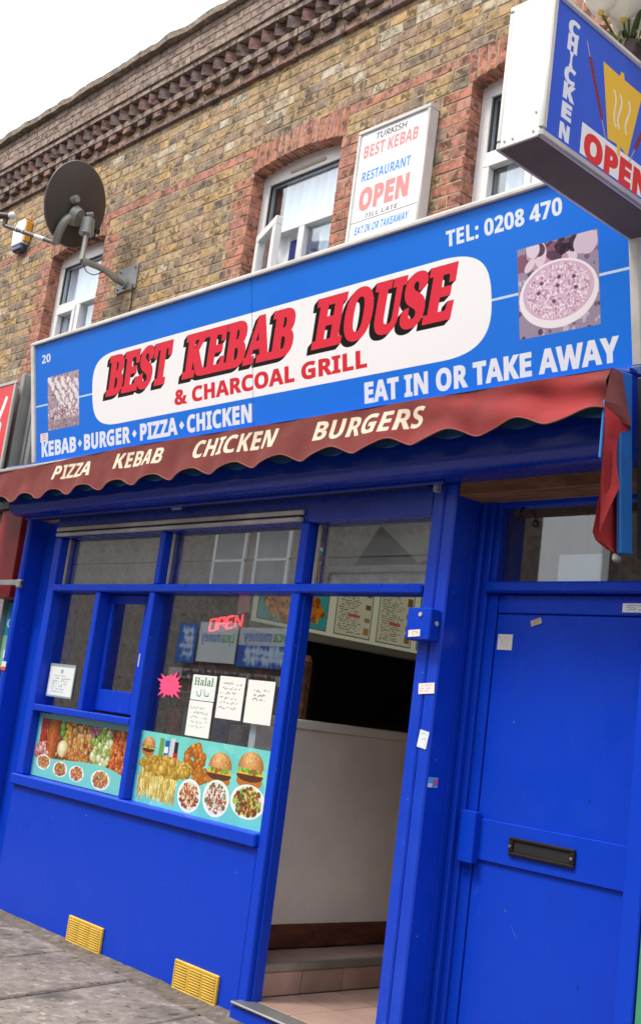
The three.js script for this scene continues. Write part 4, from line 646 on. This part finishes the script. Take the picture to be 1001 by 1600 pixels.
// ---------------------------------------------------------------- posters, notices and stickers on the shop
function card(name, label, cat, x0, x1, y0, y1, z, ppm, draw, group, rot = 0) {
  const t = canvasTex(x1 - x0, y1 - y0, ppm, draw), g = new THREE.BoxGeometry(x1 - x0, y1 - y0, 0.003); const m = put(name, flat(g), mat(0, { lin: [0.95, 0.95, 0.95], roughness: 0.45, map: t }), scene);
  m.position.set((x0 + x1) / 2, (y0 + y1) / 2, z); m.rotation.z = rot; return tag(m, label, cat, group);
}
const ball = (g, x, y, r, a, b, k = 1) => { const q = g.createRadialGradient(x - r * 0.3, -y - r * 0.35 * k, r * 0.1, x, -y, r); q.addColorStop(0, a); q.addColorStop(1, b); g.fillStyle = q; g.beginPath(); g.ellipse(x, -y, r, r * k, 0, 0, 7); g.fill(); };
const lumps = (g, x, y, rx, ry, n, r, cols) => { for (let i = 0; i < n; i++) { const a = rnd() * 6.283, q = Math.sqrt(rnd()), [c, d] = pick(cols); ball(g, x + Math.cos(a) * q * rx, y + Math.sin(a) * q * ry, r * rr(0.6, 1.3), c, d, rr(0.6, 1)); } };
const bun = (g, x, y, r) => { blob(g, x, y - r * 0.62, r, '#b5722c', 0.35); blob(g, x, y - r * 0.35, r * 1.03, '#5a2f18', 0.28); rect(g, x - r, x + r, y - r * 0.3, y - r * 0.12, '#e7b12f'); crumbs(g, x, y - r * 0.05, r * 1.05, r * 0.14, 40, r * 0.14, ['#6fae3a', '#8cc653', '#4f8f2a', '#c63a28']); { const q = g.createRadialGradient(x - r * 0.25, -y - r * 0.6, r * 0.1, x, -y, r * 1.15); q.addColorStop(0, '#e8b878'); q.addColorStop(1, '#9a5a22'); g.fillStyle = q; } g.beginPath(); g.moveTo(x - r, -y); g.bezierCurveTo(x - r, -(y + r * 1.1), x + r, -(y + r * 1.1), x + r, -y); g.closePath(); g.fill(); crumbs(g, x, y + r * 0.4, r * 0.7, r * 0.3, 40, r * 0.035, ['#f2dfb0', '#8b5a28', '#e9cf98']); };
const plate = (g, x, y, r, cols, k = 0.7) => { blob(g, x, y, r, '#eceee8', k); blob(g, x, y, r * 0.86, '#d9ddd6', k); crumbs(g, x, y, r * 0.78, r * k * 0.78, 160, r * 0.11, cols); crumbs(g, x, y, r * 0.74, r * k * 0.7, 120, r * 0.05, cols); };
card('food_poster', 'turquoise poster of kebab meat and salad behind the small left window', 'poster', -7.9, -6.6, 0.99, 1.452, -0.072, 700, (g, w, h) => {
  rect(g, 0, w, 0, h, '#72c8c0'); g.globalAlpha = 1;
  g.save(); g.beginPath(); g.rect(0.09, -h + 0.035, w - 0.1, h - 0.1); g.clip(); rect(g, 0, w, 0, h, '#5d4030'); crumbs(g, w * 0.5, h * 0.55, w * 0.55, h * 0.5, 900, 0.016, ['#7c4b2c', '#a06a3c', '#4a2c1c', '#c08d52', '#6e7a3d', '#8e3524', '#3a2418']);
  rect(g, 0.1, 0.17, 0, h, '#a62b2b'); { const q = g.createLinearGradient(0.18, 0, 0.37, 0); q.addColorStop(0, '#7a3410'); q.addColorStop(0.45, '#bb6a2e'); q.addColorStop(1, '#6a2c0e'); g.fillStyle = q; g.beginPath(); g.moveTo(0.18, -h); g.lineTo(0.37, -h); g.lineTo(0.32, 0); g.lineTo(0.21, 0); g.fill(); } crumbs(g, 0.27, h * 0.6, 0.08, h * 0.5, 260, 0.006, ['#b86028', '#8a3d14', '#c87838', '#6a2c10']);
  lumps(g, 0.46, h * 0.82, 0.09, 0.08, 34, 0.024, [['#7cc04a', '#2f6a1c'], ['#e8c848', '#a87a1c'], ['#d8543a', '#8a2414'], ['#9cd06a', '#4a8a2a']]); ball(g, 0.44, h * 0.5, 0.075, '#f2ecc8', '#b8ae80', 0.8);
  lumps(g, 0.7, h * 0.6, 0.2, 0.14, 110, 0.024, [['#dcb070', '#8a5a24'], ['#c8924a', '#7a4818'], ['#e8c890', '#a87838']]); lumps(g, 0.62, h * 0.36, 0.16, 0.07, 70, 0.02, [['#e0a860', '#8c5420'], ['#c87838', '#6c3410']]);
  lumps(g, 0.95, h * 0.62, 0.13, 0.14, 80, 0.027, [['#d8e0a8', '#7a9040'], ['#f0f0d8', '#a8b080'], ['#a8c868', '#567a28']]); lumps(g, 0.84, h * 0.88, 0.06, 0.05, 24, 0.018, [['#b06a8a', '#5a2440'], ['#d89ab0', '#7a3a54']]);
  lumps(g, 1.17, h * 0.5, 0.09, 0.24, 240, 0.017, [['#e08848', '#9a3c12'], ['#c8602c', '#7a2c0c'], ['#f0a868', '#b05a20']]); rect(g, 1.265, 1.3, 0, h, '#b23030'); g.restore();
  g.fillStyle = '#72c8c0'; g.beginPath(); g.moveTo(0, 0); g.lineTo(w, 0); g.lineTo(w, -0.12); g.bezierCurveTo(w * 0.7, -0.24, w * 0.3, -0.1, 0, -0.16); g.fill(); lumps(g, 0.14, 0.19, 0.1, 0.05, 40, 0.02, [['#e0a8a0', '#8a4038'], ['#f0d8d0', '#b08078']]);
  for (const [x, y, r] of [[0.2, 0.11, 0.1], [0.45, 0.085, 0.1], [0.68, 0.08, 0.1], [1.0, 0.075, 0.12]]) plate(g, x, y, r, ['#b4502c', '#8e3a20', '#cf7a4c', '#5f8a3a', '#d8b48a'], 0.55);
});
card('food_poster', 'turquoise poster of burgers, chips and plates across the large window', 'poster', -6.5, -5.13, 0.985, 1.445, -0.07, 700, (g, w, h) => {
  rect(g, 0, w, 0, h, '#6fcfc8'); crumbs(g, w * 0.5, h * 0.5, w * 0.6, h * 0.6, 60, 0.08, ['#78d4cd', '#68c8c1', '#82d8d2']);
  bun(g, 0.12, 0.37, 0.07); rect(g, 0.24, 0.29, 0.25, 0.43, '#6a9a4a'); rect(g, 0.3, 0.35, 0.25, 0.42, '#2b55b0'); rect(g, 0.36, 0.41, 0.25, 0.44, '#c9ccd2'); rect(g, 0.405, 0.445, 0.24, 0.42, '#341a1c'); rect(g, 0.4, 0.45, 0.3, 0.35, '#b22'); rect(g, 0.25, 0.44, 0.29, 0.32, '#c23a3a'); rect(g, 0.3, 0.34, 0.34, 0.38, '#e6e6ea');
  lumps(g, 0.63, 0.34, 0.1, 0.085, 70, 0.028, [['#e0983c', '#94500f'], ['#c87a24', '#7a3c08'], ['#f0b860', '#a8641c']]); lumps(g, 0.71, 0.24, 0.07, 0.05, 34, 0.024, [['#e0983c', '#94500f'], ['#d08a30', '#8a4a10']]);
  for (let k = 0; k < 420; k++) { g.save(); g.translate(0.06 + 0.42 * rnd(), -rr(0.05, 0.22)); g.rotate(rr(-0.5, 0.5)); g.fillStyle = pick(['#d8c46a', '#c9b050', '#e5d684', '#a88a34', '#efe29c', '#b89c40']); g.fillRect(-0.0045, -0.03, 0.009, 0.06); g.restore(); }
  lumps(g, 0.34, 0.255, 0.28, 0.045, 190, 0.03, [['#dcb850', '#94701c'], ['#c8a038', '#806014'], ['#ecd078', '#a8842c']]);
  bun(g, 0.9, 0.31, 0.115); bun(g, 1.19, 0.34, 0.12); plate(g, 0.63, 0.11, 0.12, ['#d9cf9a', '#a83226', '#c9a86a', '#e6e0b8', '#7a3a20'], 0.85); plate(g, 0.9, 0.13, 0.13, ['#d9d9d0', '#8a5a3a', '#b03a2a', '#5f7a3a', '#e4e4da'], 0.85); plate(g, 1.2, 0.15, 0.16, ['#7a3f22', '#a0562c', '#5a7a30', '#94bf58', '#6a2c18', '#e0c060'], 0.62);
});
const zN = -0.08, notes = 'handwritten notices taped inside the large window';
const note = (g, w, h, lines, col = '#77787a') => { rect(g, 0, w, 0, h, '#eef0ea'); scribble(g, 0.02, w - 0.02, h * 0.2, h - 0.03, lines, col, 0.004); };
card('notice', 'white framed certificate in the lower corner of the left window light', 'notice', -7.845, -7.475, 1.58, 1.828, zN, 700, (g, w, h) => { rect(g, 0, w, 0, h, '#8fa6a4'); rect(g, 0.012, w - 0.012, 0.012, h - 0.022, '#e6eceb'); rect(g, w * 0.45, w * 0.55, h - 0.07, h - 0.04, '#9ab'); scribble(g, 0.05, w - 0.05, 0.03, h - 0.08, 7, '#8f9c9c', 0.005); });
card('halal_notice', 'white notice with green Halal lettering in the large window', 'notice', -6.018, -5.768, 1.686, 1.846, zN, 800, (g, w, h) => { rect(g, 0, w, 0, h, '#e9efec'); text(g, 'Halal', 0.02, w - 0.025, 0.094, 0.048, '#2f7a52', { font: 'serif' }); text(g, '\u062D\u0644\u0627\u0644', 0.05, w - 0.05, 0.03, 0.04, '#4b8f6c', { font: 'serif' }); g.strokeStyle = '#3f8a63'; g.lineWidth = 0.007; g.beginPath(); g.moveTo(0.06, -0.055); g.quadraticCurveTo(0.07, -0.012, 0.105, -0.03); g.lineTo(0.105, -0.07); g.moveTo(0.135, -0.07); g.lineTo(0.15, -0.03); g.lineTo(0.185, -0.03); g.lineTo(0.185, -0.05); g.stroke(); });
card('notice', 'plain handwritten sheet hanging directly below the green Halal notice', 'notice', -6.02, -5.772, 1.458, 1.681, zN, 700, (g, w, h) => note(g, w, h, 5, '#9aa6a6'));
card('notice', 'closely written sheet in the large window, right beside the Halal notice', 'notice', -5.735, -5.482, 1.592, 1.853, zN, 700, (g, w, h) => note(g, w, h, 6));
card('notice', 'sheet with three short lines in the large window, nearest the doorway', 'notice', -5.452, -5.2, 1.588, 1.846, zN, 700, (g, w, h) => { rect(g, 0, w, 0, h, '#eef0ea'); scribble(g, 0.05, w - 0.03, h * 0.5, h - 0.05, 3, '#6d6e70', 0.005); });
{
  const s = new THREE.Shape(); for (let k = 0; k < 32; k++) { const t = k / 32 * 2 * Math.PI, r = k % 2 ? 0.085 : 0.125 + 0.03 * Math.sin(k * 2.3); s[k ? 'lineTo' : 'moveTo'](r * Math.cos(t) * 1.15, r * Math.sin(t) * 0.7); } s.closePath();
  const m = put('star_sign', uvBox(new THREE.ExtrudeGeometry(s, { depth: 0.003, bevelEnabled: false })), mat(0, { lin: [0.95, 0.08, 0.22], roughness: 0.6 }), scene); m.position.set(-6.265, 1.758, -0.082); tag(m, 'bright pink card star stuck inside the large window', 'price star');
}
{ // LED sign in the window
  const N = thing('neon_sign', 'red lit OPEN sign hanging inside the large window', 'open sign', [-5.99, 2.135, -0.13]); N.rotation.z = 0.12;
  const red = mat(0, { lin: [0.6, 0.02, 0.03], roughness: 0.4, emissive: new THREE.Color(1, 0.06, 0.08), emissiveIntensity: 0.75 });
  const L = { O: [[[0, 0], [0, 1], [0.7, 1], [0.7, 0], [0, 0]]], P: [[[0, 0], [0, 1], [0.7, 1], [0.7, 0.5], [0, 0.5]]], E: [[[0.7, 0], [0, 0], [0, 1], [0.7, 1]], [[0, 0.5], [0.55, 0.5]]], N: [[[0, 0], [0, 1], [0.7, 0], [0.7, 1]]] };
  'OPEN'.split('').forEach((c, k) => { const G = []; for (const path of L[c]) for (let i = 0; i + 1 < path.length; i++) { const [a, b] = [path[i], path[i + 1]], q = (p) => [k * 0.088 + p[0] * 0.09 + p[1] * 0.012, p[1] * 0.075, 0]; G.push(rod(q(a), q(b), 0.006, 0.006, 8)); } put('letter_tube', G, red, N); });
  put('backing', bx(-0.02, 0.375, -0.015, 0.09, -0.02, -0.014, 0.002), M.dark, N);
  const l = new THREE.PointLight(0xff2030, 0.05, 4); l.position.set(0.17, 0.04, 0.03); l.castShadow = true; l.shadow.radius = 2; N.add(l); l.name = 'glow';
}
const stk = (name, label, x0, x1, y0, y1, z, col, rot = 0, ink = '#c99') => card(name, label, 'sticker', x0, x1, y0, y1, z, 900, (g, w, h) => { rect(g, 0, w, 0, h, col); scribble(g, 0.008, w - 0.008, 0.006, h - 0.006, 3, ink, 0.003); }, null, rot);
stk('sticker', 'white sticker with pink print on the post below the lock box', -3.985, -3.878, 1.856, 1.91, 0.003, '#ece6e6', 0.1);
stk('sticker', 'upright white sticker on the post at eye level of the door', -3.948, -3.886, 1.585, 1.672, 0.003, '#dfe9f2', -0.15, '#8aa');
stk('sticker', 'torn white sticker remains on the lock box front', -4.03, -3.95, 2.135, 2.17, 0.0765, '#e8e6dc', 0.08);
stk('sticker', 'worn white square sticker at upper left of the blue door', -3.716, -3.623, 2.125, 2.205, zD + 0.002, '#d5d2cc', 0, '#bbb8b0');
stk('sticker', 'small torn beige sticker high on the blue door', -3.519, -3.454, 2.257, 2.287, zD + 0.002, '#b9ab92', 0.3, '#9a8c74');
stk('sticker', 'long white printed strip at top right of the blue door', -2.996, -2.75, 2.329, 2.372, zD + 0.005, '#e6e8ee', 0, '#889');
{ const m = card('sticker', 'small blue and pink sticker on the dark side of the post', 'sticker', -0.035, 0.035, 1.4, 1.45, 0, 900, (g, w, h) => { rect(g, 0, w, 0, h, '#5fb4e8'); rect(g, w * 0.5, w, h * 0.2, h * 0.8, '#d86a8a'); rect(g, 0, w * 0.4, 0, h * 0.4, '#e8f0f4'); }); m.rotation.y = Math.PI / 2; m.position.set(-3.868, 1.425, -0.05); }
{ const m = card('sticker', 'white and red sticker on the left shutter guide', 'sticker', -8.365, -8.295, 1.73, 1.8, 0.056, 700, (g, w, h) => { rect(g, 0, w, 0, h, '#ddd'); rect(g, 0, w, 0, h * 0.4, '#c55'); }); }
card('fanlight_notice', 'blank white card standing in the fanlight above the blue door', 'card', -3.42, -3.165, 2.474, 2.623, zD - 0.05, 300, (g, w, h) => rect(g, 0, w, 0, h, '#e9eee6'));

// ---------------------------------------------------------------- the shop next door on the left
{
  const N = thing('neighbour_shopfront', 'red shopfront next door with teal poster at the left edge of the photo', 'shopfront', [0, 0, 0]);
  put('red_pilaster', bx(-8.93, -8.56, 2.32, 3.06, -0.16, 0, 0.006), M.redPaint, N); put('red_header', bx(-13, -8.4, 3.06, 3.12, -0.2, 0.02, 0.006), M.black, N);
  put('cheek', bx(-8.53, -8.385, 0, 3.06, -0.3, -0.12, 0.004), M.brown, N); put('cable', [tube([[-8.46, 3.0, -0.1], [-8.44, 2.8, -0.1], [-8.47, 2.6, -0.1], [-8.45, 2.2, -0.1], [-8.46, 0.3, -0.1]], 0.012, 40, 6)], M.black, N);
  put('junction_box', bx(-8.5, -8.41, 2.72, 2.92, -0.12, -0.06, 0.006), M.pale, N);
  put('window_frame', [bx(-9.0, -8.93, 0, 3.06, -0.25, -0.15, 0.004), bx(-8.93, -8.56, 0, 0.7, -0.2, -0.12, 0.004), bx(-8.62, -8.53, 0.7, 2.31, -0.25, -0.15, 0.004)], M.galv, N);
  put('pane', bx(-12.5, -8.93, 0.5, 3.05, -0.235, -0.23, 0), M.glass, N); put('pane', bx(-8.93, -8.62, 0.7, 2.31, -0.235, -0.23, 0), M.glass, N);
  put('back_wall', bx(-13, -8.52, 0, 3.1, -2, -1.9, 0), M.interior, N); put('stall', bx(-12.5, -9.0, 0, 0.5, -0.3, -0.16, 0.005), M.redPaint, N);
  const B = tag(put('steel_bracket', [bx(-9.2, -8.25, 2.405, 2.448, 0.055, 0.075, 0.003), bx(-8.31, -8.25, 2.38, 2.45, 0.05, 0.09, 0.01)], M.galv, scene), 'flat grey steel bar across the red pilaster to the blue shutter guide', 'bracket');
  card('shop_poster', 'teal and green poster in the window of the red shop next door', 'poster', -9.3, -8.63, 1.75, 2.3, -0.2, 300, (g, w, h) => { rect(g, 0, w, 0, h, '#1f86a8'); rect(g, 0, w, 0, h * 0.5, '#7fb89a'); text(g, 'op', 0.4, 0.62, h * 0.62, 0.1, '#bfe3ee'); text(g, 'rd', 0.42, 0.6, h * 0.16, 0.09, '#eef3ea'); });
  const R = thing('neighbour_sign', 'red sign with white flowing script beside the blue fascia', 'shop sign', [-11.2, 3.3, 0.06]);
  const t = canvasTex(2.26, 0.87, 500, (g, w, h) => { rect(g, 0, w, 0, h, '#d5202c'); g.strokeStyle = '#f4f2f2'; g.lineCap = 'round'; g.lineWidth = 0.05; const c = (...p) => { g.beginPath(); g.moveTo(p[0], -p[1]); g.bezierCurveTo(p[2], -p[3], p[4], -p[5], p[6], -p[7]); g.stroke(); }; c(1.7, 0.62, 1.95, 0.3, 2.05, 0.5, 2.14, 0.74); c(1.5, 0.5, 1.7, 0.9, 1.95, 0.8, 1.9, 0.55); g.lineWidth = 0.07; c(1.95, 0.42, 2.0, 0.28, 2.1, 0.3, 2.1, 0.5); g.lineWidth = 0.04; c(2.1, 0.5, 2.08, 0.2, 2.0, 0.05, 1.85, 0.12); text(g, '\u00AE', 2.15, 2.2, 0.22, 0.04, '#f4dada'); });
  const f = new THREE.BoxGeometry(2.26, 0.87, 0.006); f.translate(1.13, 0.435, 0.03); put('sign_panel', flat(f), mat(0, { lin: [1, 1, 1], roughness: 0.35, map: t }), R);
  put('frame', [bx(0, 2.29, 0.86, 0.89, 0.012, 0.04, 0.005), bx(0, 2.29, -0.02, 0.012, 0.012, 0.04, 0.005), bx(2.25, 2.28, 0.012, 0.86, 0.012, 0.04, 0.005), bx(0, 2.1, 0, 0.87, -0.1, 0.02, 0)], M.alu, R);
  const U = thing('steel_uprights', 'grey steel channels standing between the red sign and the blue fascia', 'uprights', [0, 3.3, 0]);
  for (const [a, b, z] of [[-9.0, -8.945, 0.02], [-8.9, -8.86, -0.05], [-8.78, -8.72, -0.03]]) put('channel', bx(a, b, 0, 0.98, ZB, z, 0.006), M.galv, U); put('back_strip', bx(-9.05, -8.3, -0.1, 0.9, ZB + 0.004, ZB + 0.02, 0), M.underside, U); put('foot_rail', bx(-8.98, -8.28, -0.03, 0.02, -0.05, 0.16, 0.006), M.galv, U);
}
{ // next door on the right
  const N = thing('neighbour_doorway', 'green painted doorway edge at the lower right corner', 'doorway', [0, 0, 0]);
  put('green_post', bx(-2.632, -2.4, 0, 2.6, -0.2, -0.01, 0.006), M.greenPaint, N); put('green_door', bx(-2.4, -1.4, 0, 2.6, -0.25, -0.12, 0.006), M.greenPaint, N); put('header', bx(-2.63, 2.2, 2.6, 3.0, -0.25, -0.05, 0.006), M.black, N); put('shop_window', bx(-1.4, 2.2, 0, 2.6, -0.3, -0.15, 0), M.dark, N);
  put('blue_fascia', bx(-2.7, 2.2, 3.12, 4.1, -0.1, 0.06, 0.01), mat(0, { lin: [0.06, 0.08, 0.6], roughness: 0.4, map: T.wear }), N);
}

// ---------------------------------------------------------------- across the street (mirrored in the glass; outer terraces added against low sky light)
function terrace(name, label, x0, x1, h, col, z, windows) {
  const t = thing(name, label, 'building', [0, 0, 0]); const m = mat(0, { lin: col, roughness: 0.9, map: T.brick });
  put('wall', bx(x0, x1, 0, h, z, z + 7, 0), m, t); put('parapet', bx(x0 - 0.05, x1 + 0.05, h, h + 0.15, z - 0.08, z + 0.3, 0.01), M.coping, t);
  for (const [a, b, c, d] of windows) { const w = new THREE.Group(); w.name = 'window'; t.add(w); put('frame', [bx(a, b, c, c + 0.08, z - 0.06, z + 0.02, 0), bx(a, b, d - 0.08, d, z - 0.06, z + 0.02, 0), bx(a, a + 0.08, c, d, z - 0.06, z + 0.02, 0), bx(b - 0.08, b, c, d, z - 0.06, z + 0.02, 0), bx(a, b, (c + d) / 2 - 0.03, (c + d) / 2 + 0.03, z - 0.05, z + 0.02, 0)], M.upvc, w); put('pane', bx(a + 0.08, b - 0.08, c + 0.08, d - 0.08, z - 0.03, z - 0.02, 0), M.pane, w); }
  return t;
}
terrace('terrace_house', 'tall brown brick terrace across the street with white windows above lit shop boards', -40, -19.2, 9, [0.33, 0.28, 0.245], 13, [[-23.6, -22.3, 4.5, 6.2], [-21.9, -20.6, 4.5, 6.2]]);
terrace('terrace_house', 'low grey rendered building across the street', -19.1, -15.4, 5.0, [0.42, 0.4, 0.36], 13, []);
{ const r = tag(put('gable_roof', uvBox(new THREE.ExtrudeGeometry(new THREE.Shape([[-19, 5.15], [-18.2, 6.2], [-16.9, 5.3], [-16.3, 5.5], [-15.5, 5.15]].map((a) => new THREE.Vector2(...a))), { depth: 3, bevelEnabled: false }).translate(0, 0, 13.5)), M.ground, scene), 'uneven dark roof on the low grey building across the street', 'roof'); }
terrace('terrace_house', 'brown brick house across the street with a pale rendered bay', -15.3, -7, 8, [0.15, 0.11, 0.09], 13, [[-10.6, -9.3, 4.4, 6.1], [-8.9, -7.7, 4.4, 6.1]]);
terrace('terrace_house', 'unseen long brown brick terrace continuing the far side to the right, added to cut low sky light', -6.9, 45, 8.5, [0.19, 0.14, 0.11], 13, [[-5.5, -4.2, 4.4, 6.1], [-2.5, -1.2, 4.4, 6.1], [0.5, 1.8, 4.4, 6.1]]);  // this terrace and the next are unseen, added to deepen shade under the awning
terrace('terrace_house', 'unseen long brick terrace at the far left end of the street, added to cut low sky light', -100, -40.1, 9, [0.2, 0.14, 0.11], 13, []);
{ const p = tag(put('rendered_bay', bx(-13.4, -12.0, 2.6, 7.6, 12.7, 12.99, 0.02), M.signWhite, scene), 'pale rendered bay on the brown brick house across the street', 'bay'); }
function board(name, label, x0, x1, y0, y1, z, rot, draw) { const m = card(name, label, 'shop board', x0, x1, y0, y1, z, 120, draw); m.rotation.y = Math.PI + rot; return m; }
board('shop_board', 'plain blue shop board across the street', -24.4, -23.6, 2.7, 3.7, 12.8, 0, (g, w, h) => { rect(g, 0, w, 0, h, '#1d63c0'); scribble(g, 0.1, w - 0.1, 0.1, h - 0.1, 4, '#cfe0f4', 0.04); });
board('shop_board', 'white shop board with green and blue lettering across the street', -23.5, -21.95, 2.75, 3.75, 12.8, 0, (g, w, h) => { rect(g, 0, w, 0, h, '#dfe3e2'); text(g, 'Lyca', 0.1, 0.6, 0.5, 0.26, '#3f9a3a'); text(g, 'money', 0.62, w - 0.1, 0.5, 0.26, '#3a6fc0'); });
board('shop_board', 'white and blue shop board with lettering across the street', -21.9, -19.5, 2.7, 3.65, 12.7, 0.1, (g, w, h) => { rect(g, 0, w, 0, h, '#1f55b8'); rect(g, 0, w, h * 0.55, h, '#cfd4d4'); text(g, 'Lyca', 0.15, 0.95, 0.62, 0.26, '#3f9a3a'); text(g, 'money', 1.0, 2.2, 0.62, 0.26, '#3a6fc0'); scribble(g, 0.2, w - 0.2, 0.1, 0.45, 2, '#cfe0f4', 0.05); });
board('shop_board', 'long pale strip board with dark lettering across the street', -24.6, -20.0, 2.3, 2.55, 12.8, 0, (g, w, h) => { rect(g, 0, w, 0, h, '#c9b7b4'); scribble(g, 0.3, w - 0.3, 0.05, h - 0.04, 1, '#333', 0.05); });

renderer.render(scene, camera);
